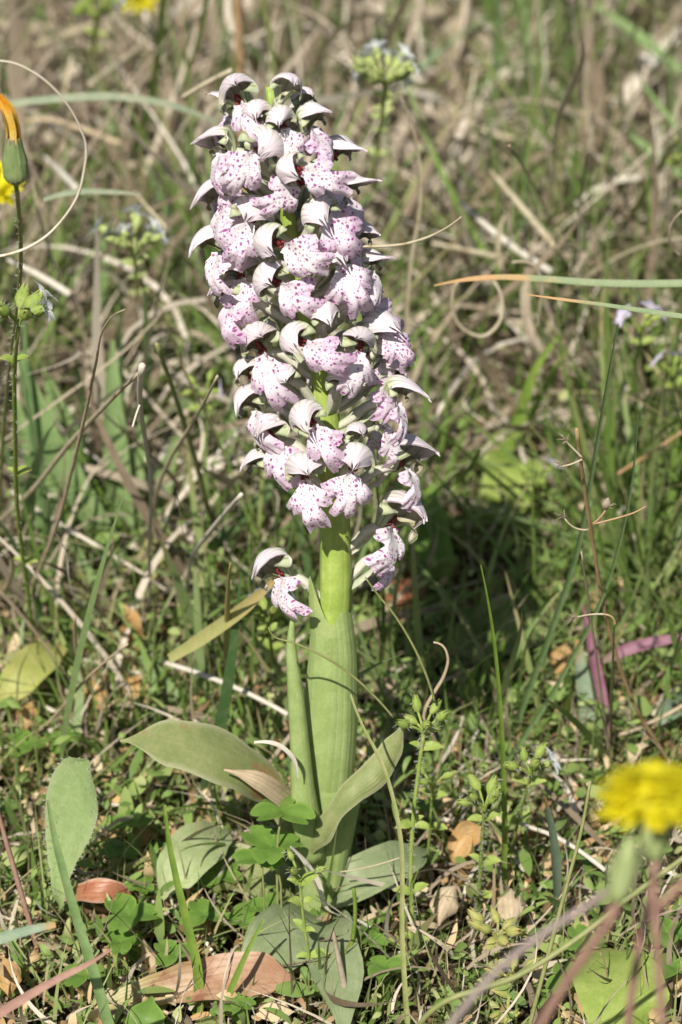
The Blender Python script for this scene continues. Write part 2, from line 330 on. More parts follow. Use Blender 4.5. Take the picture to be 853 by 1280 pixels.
def fbm(x, y, s, seed=0):
    g = np.random.default_rng(seed); v = np.zeros_like(x)
    for k in range(6):
        a = g.uniform(0, 6.28); p = g.uniform(0, 6.28); f = s*(1+.6*k)
        v += np.sin((x*np.cos(a)+y*np.sin(a))*f+p)/(1+.35*k)
    return v/3
def scatter(n, dens, y0, y1, seed):
    g = np.random.default_rng(seed); out = []; tot = 0
    while tot < n:
        y = g.uniform(y0, y1, n*3); x = g.uniform(-1, 1, n*3)*(13+.25*np.maximum(y+5, 0))
        # even over the area: thin the narrow end of the wedge
        k = g.uniform(0, 1, n*3) < dens(x, y)*(13+.25*np.maximum(y+5, 0))/(13+.25*(y1+5))
        out.append(np.stack([x[k], y[k]], 1)); tot += k.sum()
    return np.concatenate(out)[:n]
def field(name, mat, B, z0, length, width, el0, curl, az, azc, segs, label, taper=1.0, roll=.5, seed=0, leafy=False, rr=None, sag=0.0):
    # vectorised ribbons. el0 start elevation, curl change of elevation over the length, azc change of heading
    g = np.random.default_rng(seed); n = len(B)
    pos = np.zeros((n, segs+1, 3)); pos[:, 0, :2] = B; pos[:, 0, 2] = z0
    st = (length/segs)
    nrm = np.zeros((n, segs+1, 3)); rollv = g.normal(0, roll, n)
    for k in range(segs+1):
        s = k/segs; el = el0+curl*s; a = az+azc*s
        d = np.stack([np.cos(el)*np.sin(a), np.cos(el)*np.cos(a), np.sin(el)], 1)
        if k < segs: pos[:, k+1] = pos[:, k] + d*st[:, None]
        side = np.stack([np.cos(a), -np.sin(a), np.zeros(n)], 1); up = np.cross(side, d)
        nrm[:, k] = side*np.cos(rollv)[:, None] + up*np.sin(rollv)[:, None]
    pos[:, :, 2] = np.maximum(pos[:, :, 2], -.5+.25*np.sin(np.arange(n))[:, None])
    ss = np.linspace(0, 1, segs+1)
    if leafy: prof = np.sin(np.clip(ss*.94+.06, 0, 1)**.8*PI)**.75; prof[0] = .14; prof[-1] = .04
    else: prof = np.clip(1-ss**2.2*taper, .06, 1)*np.clip(.6+ss*2, 0, 1)
    off = nrm*(width[:, None]*.5*prof[None, :])[:, :, None]
    vv = np.stack([pos-off, pos+off], 2).reshape(-1, 3)
    if rr is None: rr = g.uniform(0, 1, n)
    r = np.repeat(rr, (segs+1)*2)
    uv = np.stack([np.tile([0., 1.], n*(segs+1)), np.tile(np.repeat(ss, 2), n)], 1)
    base = (np.arange(n)*(segs+1)*2)[:, None] + (np.arange(segs)*2)[None, :]
    F = np.stack([base, base+1, base+3, base+2], 2).reshape(-1, 4)
    me = bpy.data.meshes.new(name)
    me.vertices.add(len(vv)); me.vertices.foreach_set('co', (vv*CM).astype(np.float32).ravel())
    me.loops.add(F.size); me.loops.foreach_set('vertex_index', F.astype(np.int32).ravel())
    me.polygons.add(len(F)); me.polygons.foreach_set('loop_start', np.arange(0, F.size, 4, dtype=np.int32))
    me.update(calc_edges=True)
    finish_mesh(me, uv, np.zeros(len(vv)), r)
    me.materials.append(M[mat]); o = bpy.data.objects.new(name, me); COL.objects.link(o)
    return tag(o, label, kind='stuff')

M['f_dry'] = fieldmat('dry_thatch', [(0, (.12, .085, .055)), (.3, (.27, .205, .14)), (.6, (.44, .36, .265)), (.85, (.58, .495, .385)), (1, (.70, .63, .52))], trans=.15, rough=.7, spec=.15)
M['f_green'] = fieldmat('meadow_grass', [(0, (.11, .18, .035)), (.4, (.17, .27, .05)), (.7, (.20, .28, .10)), (1, (.30, .35, .11))], spec=.2, trans=.35, rough=.45, tip=(.36, .31, .15))
M['f_blue'] = fieldmat('broad_grass', [(0, (.10, .19, .06)), (.5, (.15, .25, .09)), (1, (.22, .31, .11))], spec=.22, trans=.32, rough=.42)
M['f_cover'] = fieldmat('ground_cover', [(0, (.125, .21, .045)), (.4, (.205, .32, .07)), (.75, (.31, .41, .115)), (1, (.50, .51, .22))], spec=.2, trans=.35, rough=.5, base=(.2, .28, .1))
M['f_litter'] = fieldmat('leaf_litter', [(0, (.22, .13, .07)), (.3, (.44, .28, .13)), (.6, (.60, .42, .22)), (.85, (.68, .55, .36)), (1, (.60, .33, .11))], trans=.2, rough=.6)
M['f_stem'] = fieldmat('fine_stems', [(0, (.20, .26, .08)), (.5, (.28, .30, .11)), (1, (.34, .22, .15))], trans=.1, rough=.5)

def CLEAR(x, y): return 1-.9*(np.hypot((x-4.0)/3.6, (y-13.5)/4.0) < 1)
def masses():
    U = RNG.uniform; N = RNG.normal
    # dry thatch: arching, curling dead blades, heaped behind the orchid
    def dd(x, y): return np.clip(.10 + .9*np.clip((y-7)/16, 0, 1)*np.clip(.62+.75*fbm(x, y, .28, 3), .05, 1) - .45*np.clip(1-np.hypot(x-6, y-13)/9, 0, 1) - .22*((x > 2) & (y > 8) & (y < 30)), .02, 1)*CLEAR(x, y)
    B = scatter(13500, dd, -8, 120, 11); n = len(B)
    L = np.clip(N(7, 3.2, n), 2, 16)*np.clip(.5+B[:, 1]/30, .45, 1)
    field('dry_thatch', 'f_dry', B, U(-.3, 1.6, n)*np.clip(B[:, 1]/15, .3, 1.6), L, np.clip(.17*np.exp(N(0, .5, n)), .05, .6)*np.clip(.7+B[:, 1]/55, .8, 1.9), U(-.1, 1.2, n), N(-1.3, 1.3, n), U(0, 2*PI, n), N(0, 2.4, n), 11,
          'tangled tan dead grass heaped across the ground behind the orchid', seed=12, roll=.8)
    B = scatter(5500, dd, -8, 120, 13); n = len(B)
    field('dry_grass_tops', 'f_dry', B, U(.3, 3.0, n)*np.clip(B[:, 1]/20, .15, 1), np.clip(N(6, 2.5, n), 2, 12)*np.clip(.4+B[:, 1]/30, .35, 1), np.clip(.14*np.exp(N(0, .5, n)), .05, .5)*np.clip(.7+B[:, 1]/60, .8, 1.8), N(.25, .45, n), N(-.6, 1.2, n), U(0, 2*PI, n), N(0, 2.0, n), 10,
          'loose bleached dead grass blades lying on top of the thatch', seed=14, roll=.9)
    # upright green grass
    def dg(x, y): return np.clip(.05+1.1*fbm(x, y, .33, 5)+.12*(x < -3)*(y < 26)+.25*((x > 1) & (y > 6) & (y < 30))+.15*((x > 5) & (y > 44)), .02, 1)*np.clip((y+4)/10, .12, 1)*np.clip(1.2-(y-30)/34, .30, 1)*CLEAR(x, y)*(1-.75*((x < -2) & (x > -12) & (y > 6) & (y < 17)))
    B = scatter(7400, dg, -8, 120, 15); n = len(B)
    field('grass', 'f_green', B, np.full(n, -.3), np.clip(N(7, 3, n), 2, 15)*np.clip(.35+B[:, 1]/28, .3, 1), np.clip(N(.17, .08, n), .05, .4), U(.6, 1.6, n), N(-.5, .6, n), U(0, 2*PI, n), N(0, .5, n), 8,
          'green meadow grass growing up through the dead thatch', seed=16, roll=.6)
    def db(x, y): return np.clip(.05+.9*np.clip(1-np.hypot((x+6.5)/4.5, (y-17)/9), 0, 1)+.35*np.clip(1-np.hypot((x-9)/8, (y-58)/18), 0, 1)+.10*(y > 45), 0, 1)
    B = scatter(420, db, 4, 110, 17); n = len(B)
    field('broad_grass', 'f_blue', B, np.full(n, -.3), np.clip(N(8, 2.5, n), 3, 14), np.clip(N(.36, .1, n), .2, .6), U(.9, 1.6, n), N(-.45, .4, n), U(0, 2*PI, n), N(0, .3, n), 9,
          'broad blue green grass leaves in loose tufts behind the orchid', seed=18, roll=.7)
    # low leafy cover
    def dc(x, y): return np.clip(.62+.55*fbm(x, y, .55, 8), .06, 1)*np.clip(1.15-(y-4)/40, .10, 1)
    B = scatter(27000, dc, -14, 110, 19); n = len(B)
    field('ground_cover', 'f_cover', B, np.abs(N(.3, .75, n))*np.clip(.6+(B[:, 1]+4)/20, .45, 1.3), np.clip(.34*np.exp(N(0, .55, n)), .12, 1.6), np.clip(.19*np.exp(N(0, .55, n)), .06, .9), N(.55, .55, n), N(-.8, .6, n), U(0, 2*PI, n), N(0, .3, n), 5,
          'low mat of small green leaves covering the ground', seed=20, roll=.45, leafy=True)
    B = scatter(4200, lambda x, y: np.clip(.5+.5*fbm(x, y, .6, 31), .05, 1)*np.clip(1.1-y/40, .1, 1), -12, 60, 31); n = len(B)
    field('dry_bits', 'f_dry', B, U(0, 1.0, n), np.clip(N(1.8, .9, n), .5, 4.5), np.clip(N(.09, .04, n), .03, .2), N(.3, .5, n), N(-.5, .9, n), U(0, 2*PI, n), N(0, 1.0, n), 6,
          'short pale bits of dead grass lying among the small leaves', seed=32, roll=.8)
    B = scatter(3600, lambda x, y: np.clip(.5+.6*fbm(x, y, .5, 33), .05, 1)*np.clip(1.1-y/40, .1, 1), -12, 60, 33); n = len(B)
    field('fine_grass', 'f_green', B, np.full(n, -.3), np.clip(N(2.6, 1.0, n), .8, 5)*np.clip(.6+(B[:, 1]+4)/20, .5, 1.4), np.clip(N(.09, .03, n), .04, .16), U(.8, 1.6, n), N(-.5, .7, n), U(0, 2*PI, n), N(0, .8, n), 7,
          'fine green grass shoots standing in the low mat of leaves', seed=34, roll=.8)
    B = scatter(4200, dc, -12, 80, 29); n = len(B)
    field('fine_stems', 'f_stem', B, np.full(n, -.3), np.clip(N(2.2, .8, n), .6, 4), np.clip(N(.06, .02, n), .03, .1), U(.6, 1.6, n), N(-.3, .5, n), U(0, 2*PI, n), N(0, .6, n), 6,
          'fine stalks of small weeds standing in the low green mat', seed=30, roll=.9)
    B = scatter(15000, lambda x, y: np.clip(.4+.7*fbm(x, y, .5, 9)+.3*((x < 1) & (y > 1) & (y < 18)), .03, 1)*np.clip(1.1-y/50, .15, 1), -14, 90, 21); n = len(B)
    field('leaf_litter', 'f_litter', B, U(-.4, .9, n), np.clip(.45*np.exp(N(0, .55, n)), .15, 2.0), np.clip(.2*np.exp(N(0, .5, n)), .05, .8), N(.2, .5, n), N(-.3, 1.6, n), U(0, 2*PI, n), N(0, .7, n), 5,
          'crumpled orange brown dead leaves littering the soil', seed=22, roll=.6, leafy=True)

# ------------------------------------------------------------------ the orchid
AXPX = [(338, 108), (346, 180), (357, 250), (374, 350), (400, 450), (411, 550), (418, 640), (420, 720), (416, 800), (407, 920), (398, 1050), (395, 1150)]
def axis(py):
    for (x0, y0), (x1, y1) in zip(AXPX, AXPX[1:]):
        if py <= y1: return x0+(x1-x0)*(py-y0)/(y1-y0)
    return AXPX[-1][0]
def lean(py): return 2.2*(1150-py)/1042
ORCHID = empty('orchid', (0, 0, 0))
tag(ORCHID, 'tall orchid with a dense spike of white hooded flowers spotted with pink', 'orchid')
STEMPTS = [at(x, y, lean(y)) for x, y in AXPX]

def hood(fr, size, r, bend, gape):
    T, X, Yv, Z = fr; mb = MB(); nr, nc = 17, 19
    g = random.Random(int(r*1e6)); tl = g.uniform(.52, .82); tz = g.uniform(.04, .30); bx = bend[0]+g.uniform(-.35, .35); g2 = g.uniform(.5, 2.6); wk = g.uniform(.85, 1.1)
    cy = [-.18, -.24, -.14, .10, .36, tl]; cz = [-.10, .17, .41, .50, .40, tz+bend[1]]
    W = [.09, .26, .36, .35, .19, .02]; PH = [160, 142, 120*gape, 108*gape, 88, 40]
    def pt(s, q, inner):
        y = smoothl(cy, s) if False else lerp_s(cy, s); z = lerp_s(cz, s); e = .02
        dy = lerp_s(cy, min(1, s+e))-lerp_s(cy, max(0, s-e)); dz = lerp_s(cz, min(1, s+e))-lerp_s(cz, max(0, s-e))
        l = math.hypot(dy, dz); ny, nz = -dz/l, dy/l
        w = lerp_s(W, s)*wk-(.022 if inner else 0); ph = math.radians(lerp_s(PH, s))*q
        k = w*(math.cos(ph)-1) - (.022 if inner else 0)
        rid = .020*math.sin(q*5+r*40+s*4)*max(0, s-.3)
        fl = g2*max(0, s-.55)*abs(q)**2
        x = (w+rid)*math.sin(ph)*(1+fl) + bx*s**3*.55
        return T + (X*x + Yv*(y+ny*(k+rid)) + Z*(z+nz*(k+rid)))*size
    def rows(inner):
        P = []; A = []
        for i in range(nr):
            row = []
            for j in range(nc):
                q = -1+2*j/(nc-1)
                notch = .11*math.sin(q*PI*1.35)**2 + .07*q*q
                row.append(pt(i/(nr-1)*(1-notch), q, inner))
            P.append(row)
        return P
    O, I = rows(False), rows(True)
    mb.grid(O, r=r, mi=0); mb.grid(I, r=r, mi=1, flip=True)
    n0 = nr*nc
    rim = [i*nc for i in range(nr)] + [(nr-1)*nc+j for j in range(1, nc)] + [i*nc+nc-1 for i in range(nr-2, -1, -1)]
    for a, b in zip(rim, rim[1:]): mb.f.append((a, a+n0, b+n0, b)); mb.mi.append(0)
    return mb
def lerp_s(l, s):     # Catmull-Rom through evenly spaced values
    x = max(0, min(1, s))*(len(l)-1); i = min(int(x), len(l)-2); t = x-i
    a = l[i-1] if i else 2*l[0]-l[1]; b = l[i]; c = l[i+1]; d = l[i+2] if i+2 < len(l) else 2*l[-1]-l[-2]
    return .5*(2*b+(c-a)*t+(2*a-5*b+4*c-d)*t*t+(3*b-a-3*c+d)*t**3)
def lip(fr, size, r, g):
    T, X, Yv, Z = fr; mb = MB(); nt, nth = 12, 81; P = []; A = []; UVs = []
    mid = g.uniform(.96, 1.14); side = g.uniform(.56, .70); cleft = g.choice([.08, .12, .2]); cw = g.uniform(3.5, 5.5); xs = g.uniform(.88, 1.04); slot = g.uniform(.50, .64); skew = g.uniform(-.14, .14); rec = g.uniform(.9, 1.5)
    wig = [g.uniform(0, 6.3) for _ in range(4)]; fwd = g.uniform(.40, .56); sa = g.uniform(39, 48); mw = g.uniform(20, 24)
    for i in range(nt):
        t = i/(nt-1); row = []; ar = []; ur = []
        for j in range(nth):
            th = -112+224*j/(nth-1); a = abs(th)
            m = mid*math.exp(-(a/mw)**10)*(1-cleft*math.exp(-(a/cw)**2)); sd = side*math.exp(-(abs(a-sa)/21)**4)
            R = (max(m, 0)**6 + sd**6 + (slot*math.exp(-(a/72)**6))**6 + .13**6)**(1/6)
            R *= 1+.03*math.sin(th*.3+wig[0])+.022*math.sin(th*.75+wig[1])+.014*math.sin(th*1.5+wig[2])
            rho = R*t; x = rho*math.sin(math.radians(th))*xs; z = -rho*math.cos(math.radians(th))
            y = fwd*math.sin(min(rho/.85, 1.2)*PI*.60) - rec*x*x*.9 - .13*max(0, t-.65)*3*R*(1+.35*math.sin(th*.5+wig[3]))
            y += .022*math.sin(x*13+wig[2])*t + .02*math.sin(z*15+wig[3])*t
            x += skew*rho
            row.append(T+(X*x+Yv*(.12+y)+Z*(-.02+z))*size); ar.append(t*min(1, R/.6)); ur.append((x+1, z+1))
        P.append(row); A.append(ar); UVs.append(ur)
    mb.grid(P, r=r, a=A, uv=UVs); return mb
def blob(mb, c, ax, ru, rv, n=7, m=8, r=0.0, mi=0, e=1.0):
    ax = V(ax); t = ax.normalized(); a = t.orthogonal().normalized(); b = t.cross(a)
    L = ax.length; P = []
    for i in range(n+1):
        s = i/n; k = math.sin(PI*s)**e
        P.append([V(c)+ax*(s-.5)+(a*math.cos(x)*ru+b*math.sin(x)*rv)*k for x in [2*PI*j/m for j in range(m)]])
    mb.grid(P, r=r, mi=mi, close=True)

def flower(H, L, f=None, size=1.0, parts='hlt', bend=(0, 0), Yoff=0.0, gape=1.0, gs=0, world=None):
    g = random.Random(gs*13+5); r = g.random()
    if world is None:
        jx, jy = g.uniform(-4, 4), g.uniform(-4, 4); H = (H[0]+jx, H[1]+jy); L = (L[0]+jx*.6, L[1]+jy*.6); Yoff += g.uniform(-.18, .22)
        H = V((H[0], H[1], 0)); L = V((L[0], L[1], 0)); d = H-L; dn = d.normalized()
        mx, my = .58*H.x+.42*L.x, .58*H.y+.42*L.y
        ax = axis(my); Rpx = 62 if my > 200 else 46+(my-100)*.16
        k = max(-1.2, min(1.2, (mx-ax)/Rpx))
        if f is None: f = (k*.75, -.2)
        fx, fy = f; fy -= .22; q = math.hypot(fx, fy); fz = math.sqrt(max(.03, 1-min(q, .985)**2))
        T0 = V((mx-fx*.2*57, my+fy*.2*57))
        yd = -math.sqrt(max(0, 1-min(1, abs((T0.x-axis(T0.y))/Rpx))**2))*Rpx/57 + Yoff + lean(T0.y)
        T = at(T0.x, T0.y, yd)
        Yv = (RT*fx+UP*fy-FW*fz).normalized(); u = RT*dn.x-UP*dn.y; u = u - FW*(-.0)
        py = T0.y
    else:
        T, Yv, u, py = world
    Z = (u-Yv*u.dot(Yv)).normalized(); X = Yv.cross(Z); fr = (T, X, Yv, Z)
    # ovary from the stem, twisted, with the spur: the core the petals sit on
    mb = MB(); a0 = at(axis(py+38), py+38, lean(py+38))
    back = T-Yv*.17*size-Z*.06*size
    out = (back-a0); out.z = 0
    m1 = a0.lerp(back, .35)+V((0, 0, -.02)); m2 = a0.lerp(back, .75)+V((0, 0, .10))
    tube(mb, [a0, m1, m2, back], [.07, .10, .115, .10], 8, 10, ridge=3, ramp=.10, r=r)
    s0 = T-Z*.04*size-Yv*.06*size
    tube(mb, [s0, s0-Yv*.22*size-Z*.16*size, s0-Yv*.30*size-Z*.42*size], [.07, .055, .045], 7, 6, r=r)
    fl = mb.build('flower', 'ovary', ORCHID)
    if 'h' in parts: hood(fr, size*g.uniform(1.08, 1.28)*HOODK.get(gs, 1), r, bend, gape).build('hood', ['hood', 'hood_in'], fl)
    if 'l' in parts: lip(fr, size*.98*LIPK.get(gs, 1), r, g).build('lip', 'lip', fl)
    if 't' in parts:
        mb = MB(); blob(mb, T+(Yv*.03+Z*.13)*size, (Z*.26+Yv*.06)*size, .075*size, .06*size)
        blob(mb, T+(Yv*.07+Z*.03+X*.06)*size, (Z*.10)*size, .04*size, .05*size); blob(mb, T+(Yv*.07+Z*.03-X*.06)*size, (Z*.10)*size, .04*size, .05*size)
        mb.build('throat', 'throat', fl)
    if g.random() < .8:
        mb = MB(); o2 = (back-a0).normalized(); sd = o2.cross(V((0, 0, 1)))*g.uniform(-.12, .12)
        blade(mb, [a0-V((0, 0, .05))+sd, a0.lerp(back, .5)+V((0, 0, -.13))+sd, a0.lerp(back, .95)+V((0, 0, -.02))+sd*1.5], [.16, .26, .20, .02], hint=(0, 0, -1), n=7, cup=.5, r=r)
        mb.build('bract', 'bract', fl)
    return fl

FLOWERS = [ # hood px, lip px, facing on screen (right, up), size, parts, tip bend
 ((284,108),(316,160),(-.30,.05),1.0,'hlt',(-.5,0)), ((362,108),(352,140),(.45,.30),.85,'h',(.3,0)), ((356,148),(364,186),(.35,-.2),.9,'hlt',(.5,0)),
 ((266,176),(284,205),(-.86,.0),1.0,'hl',(0,0)), ((332,184),(302,214),(-.10,-.2),1.0,'hlt',(-.3,0)), ((394,150),(398,178),(.72,.15),.85,'hl',(0,.05)),
 ((380,124),(385,150),(.55,.35),.75,'h',(0,0)), ((421,190),(420,222),(.66,-.05),.9,'ht',(0,.05)), ((366,212),(398,222),(.05,-.1),.95,'hlt',(0,0)),
 ((386,226),(352,248),(-.05,-.25),.95,'hlt',(0,0)), ((436,231),(440,268),(.82,.1),.9,'hl',(0,.1)), ((268,243),(285,268),(-.72,-.05),1.0,'hl',(0,0)),
 ((320,266),(302,305),(-.15,-.22),1.0,'hlt',(-.2,0)), ((397,265),(424,300),(.38,-.15),1.0,'hl',(.4,0)), ((456,294),(450,318),(.75,-.1),.85,'hl',(0,.06)),
 ((268,300),(276,334),(-.70,-.1),.95,'hl',(0,0)), ((338,306),(382,322),(.02,-.2),1.08,'hlt',(-.3,0)), ((412,312),(438,356),(.30,-.1),1.12,'hl',(.2,0)),
 ((464,330),(466,358),(.82,.05),.85,'hl',(0,.08)), ((302,330),(308,375),(-.08,-.2),1.0,'hlt',(-.4,0)), ((334,348),(372,376),(.05,-.2),1.05,'hlt',(0,0)),
 ((278,366),(296,400),(-.62,-.1),.95,'hl',(0,0)), ((440,374),(470,394),(.45,-.1),1.0,'hlt',(0,0)), ((408,392),(416,420),(.35,-.2),.85,'h',(0,0)),
 ((314,424),(344,472),(-.22,-.18),1.18,'hlt',(-.4,0)), ((365,418),(402,446),(-.02,-.2),1.05,'hlt',(-.1,-.05)), ((455,420),(440,462),(.30,-.15),.95,'hlt',(.5,0)),
 ((472,410),(494,432),(.60,.0),.95,'hl',(0,0)), ((488,458),(474,500),(.70,.0),.95,'hlt',(.2,.05)), ((308,462),(320,500),(-.60,-.1),.9,'ht',(0,0)),
 ((312,503),(330,535),(-.62,-.15),1.0,'hl',(0,0)), ((381,514),(409,556),(-.04,-.2),1.05,'hlt',(-.3,0)), ((330,532),(354,580),(-.45,-.1),1.1,'hlt',(-.3,0)),
 ((316,577),(328,604),(-.75,-.1),.85,'h',(0,0)), ((376,582),(388,628),(-.12,-.2),1.05,'hlt',(-.2,0)), ((444,570),(434,616),(.10,-.2),1.05,'hlt',(.6,0)),
 ((506,490),(496,522),(.86,.05),.95,'hl',(0,.05)), ((520,570),(494,606),(.86,.14),1.15,'hlt',(0,.08)), ((474,528),(492,552),(.75,-.1),.85,'l',(0,0)),
 ((508,644),(472,682),(.62,.02),1.15,'hlt',(.3,.1)), ((486,690),(484,716),(.70,-.2),.8,'l',(0,0)), ((338,710),(368,740),(-.62,.0),1.05,'hlt',(-.2,0)),
 ((448,536),(452,566),(.4,.3),.75,'h',(0,0)), ((430,476),(428,506),(.2,-.1),.75,'h',(0,0)), ((352,470),(372,500),(.1,-.3),.8,'h',(0,0)),
 ((290,330),(288,352),(-.7,-.2),.8,'hl',(0,0)), ((300,260),(292,285),(-.5,-.2),.8,'hl',(0,0)), ((322,140),(330,170),(0,-.1),.8,'hl',(0,0)), ((418,245),(425,275),(.5,-.2),.8,'hl',(0,0)),
 ((292,212),(285,235),(-.6,-.2),.85,'hl',(0,0)), ((455,350),(470,372),(.75,-.2),.85,'hl',(0,0)), ((480,440),(490,468),(.7,-.2),.85,'hl',(0,0)),
]
LIPK = {37: .85, 39: .98, 40: .85, 41: .95}; HOODK = {37: 1.12, 39: 1.18, 41: 1.15}
def orchid():
    mb = MB(); tube(mb, STEMPTS, [.10, .16, .2, .24, .27, .31, .36, .37, .36, .36, .40, .42], 14, 44, ridge=7, ramp=.05)
    mb.build('stem', 'stem', ORCHID)
    for i, (H, L, f, sz, parts, bend) in enumerate(FLOWERS):
        flower(H, L, f, sz, parts, bend, gs=i, Yoff=(.35 if sz <= .8 else (-.25 if 's' in parts else 0)))
    # the far side of the spike
    g = random.Random(3)
    for k in range(20):
        py = 150+k*23; az = k*2.4; az = (az % PI) - PI/2
        d = V((math.sin(az)*.9, math.cos(az)*.8+.15, .15)).normalized(); Tp = at(axis(py), py, lean(py))+d*(1.0 if py > 200 else .7)
        flower(None, None, None, .9, 'hl', (0, 0), gs=100+k, world=(Tp, d, V((0, 0, 1)), py))
    # main sheath: a leaf rolled round the stem, its pointed tip torn at the top
    def sheath(name, ctr, rad, tip_az, tipup, mat='sheath', flat=.85, nr=26, nc=40, open_at=None, slit=0.0):
        pts = catmull(ctr, nr); fr = frames(pts, (0, -1, .3)); P = []; mb = MB()
        for i, (p, (t, a, b)) in enumerate(zip(pts, fr)):
            s = i/nr; R = lerp_s(rad, s); row = []
            for j in range(nc+1):
                x = 2*PI*j/nc + tip_az; d = 2*PI*j/nc-PI
                lift = tipup*math.exp(-(d/.45)**2)*s**6 + .10*math.sin(3*x)*s**8 - .5*math.exp(-((abs(d)-1.0)/.35)**2)*s**10*tipup*.5
                R2 = R*(1+.05*j/nc + .02*math.cos(9*x))
                row.append(p + (-a*flat*math.cos(x-tip_az+tip_az)*-1 + b*math.sin(x))*R2 + t*lift)
            P.append(row)
        mb.grid(P); o = mb.build(name, mat, ORCHID); return o
    c = [at(x, y, lean(y)-.04) for x, y in ((394, 1148), (398, 1050), (408, 950), (414, 860), (416, 800), (413, 762))]
    sheath('sheath', c, [.42, .50, .62, .62, .55, .44], -.9+PI, 1.0)
    c = [at(x, y, lean(y)-.06) for x, y in ((400, 1140), (402, 1080), (410, 1020), (418, 975))]
    sheath('sheath', c, [.50, .60, .66, .68], 1.0, .3)
    mb = MB()
    # narrow rolled leaf hugging the left of the sheath
    pts = [at(392, 1070, -.35), at(380, 1000, -.5), at(374, 920, -.25), at(368, 850, 0), at(364, 800, .2), at(368, 762, .35)]
    tube(mb, pts, [.30, .34, .27, .22, .19, .13, .03], 12, 24, ridge=1, ramp=.12)
    mb.build('sheath_leaf', 'sheath', ORCHID)
    # folded leaf standing out to the right
    mb = MB()
    blade(mb, [at(386, 1062, -.75), at(408, 1028, -1.0), at(438, 990, -.95), at(466, 968, -.7), at(488, 938, -.5), at(503, 908, -.4)], [.25, .55, .42, .58, .66, .52, .10], hint=(-.45, -.62, .6), n=26, cup=-.5, nv=4, wave=.14, twist=.5)
    tag(mb.build('basal_leaf', 'basal', ORCHID), 'folded grey green leaf standing out to the right of the stem')
    # big leaf arching out to the left
    mb = MB()
    blade(mb, [at(392, 1115, .1), at(372, 1052, .2), at(342, 990, .1), at(300, 955, -.3), at(255, 936, -.6), at(205, 926, -.8), at(150, 926, -1.0)], [.35, .40, .58, 1.05, 1.34, 1.08, .05], hint=(.06, -.62, .75), n=40, cup=-.22, nv=6, wave=.16)
    tag(mb.build('basal_leaf', 'basal_bruise', ORCHID), 'broad olive leaf arching out to the left with a brown bruise')
    mb = MB(); blade(mb, [at(366, 1010, -.1), at(345, 990, -.75), at(315, 972, -.95), at(280, 962, -.9)], [.3, .5, .42, .04], hint=(.2, -.8, .5), n=16, cup=.6, nv=3, wave=.25)
    tag(mb.build('withered_flap', 'straw_brown', ORCHID), 'brown withered edge folded under the left leaf')
    mb = MB(); blade(mb, [gnd(402, 1130, .3), gnd(440, 1105, 1.4), gnd(480, 1085, 1.6), gnd(535, 1062, 1.0)], [.6, 1.1, 1.0, .1], hint=(0, -.5, .85), n=18, cup=.3, nv=4, wave=.06)
    mb.build('basal_leaf', 'basal_pale', ORCHID)
    mb = MB(); blade(mb, [gnd(392, 1140, .3), gnd(365, 1165, 1.2), gnd(330, 1195, 1.1), gnd(285, 1230, .6)], [.7, 1.5, 1.5, .2], hint=(.1, -.5, .85), n=18, cup=.25, nv=4, wave=.08)
    mb.build('basal_leaf', 'basal_pale', ORCHID)
    mb = MB(); blade(mb, [gnd(400, 1145, .2), gnd(412, 1180, 1.2), gnd(425, 1225, 1.1), gnd(430, 1300, .6)], [.7, 1.3, 1.2, .2], hint=(-.1, -.5, .85), n=18, cup=.25, nv=4, wave=.08)
    mb.build('basal_leaf', 'basal_pale', ORCHID)
    mb = MB(); blade(mb, [gnd(388, 1130, .2), gnd(350, 1110, .9), gnd(300, 1090, .9), gnd(235, 1085, .3)], [.6, 1.2, 1.3, .2], hint=(.1, -.5, .85), n=18, cup=.25, nv=4, wave=.08)
    mb.build('basal_leaf', 'basal', ORCHID)

# ------------------------------------------------------------------ stalks and blades one can pick out
def path(pts, Y0, Y1=None):
    last = gnd(*pts[-1], z=-.2) if Y1 is None else at(*pts[-1], Y1)
    L = [0]
    for a, b in zip(pts, pts[1:]): L.append(L[-1]+math.hypot(a[0]-b[0], a[1]-b[1]))
    P = [at(p[0], p[1], Y0+(last.y-Y0)*(l/L[-1])) for p, l in zip(pts, L)]
    P[-1] = last
    return P
def stalk(name, label, cat, pts, Y0, w, mat, Y1=None, flat=False, root=False, group=None, hint=(.2, -.7, .7), n=None, twist=0.0, cup=.3):
    if Y0 is None: Y0 = gnd(*pts[-1]).y+1.5
    P = path(pts, Y0, Y1)
    if root: P.append(V((P[-1].x, P[-1].y+.1, -.3)))
    P = P[::-1]; w = w[::-1] if isinstance(w, (list, tuple)) else [w, w]
    sc = 1/pxcm(P[len(P)//2])
    n = n or max(14, len(P)*5); mb = MB(); r = random.random()
    if flat: blade(mb, P, [x*sc for x in w], hint=hint, n=n, cup=cup, r=r, twist=twist)
    else: tube(mb, P, [x*sc*.5 for x in w], 7, n, r=r)
    return tag(mb.build(name, mat, base=P[0]), label, cat, group)
GD = 'dry grass stalks standing in the meadow'; GG = 'green grass blades in the meadow'
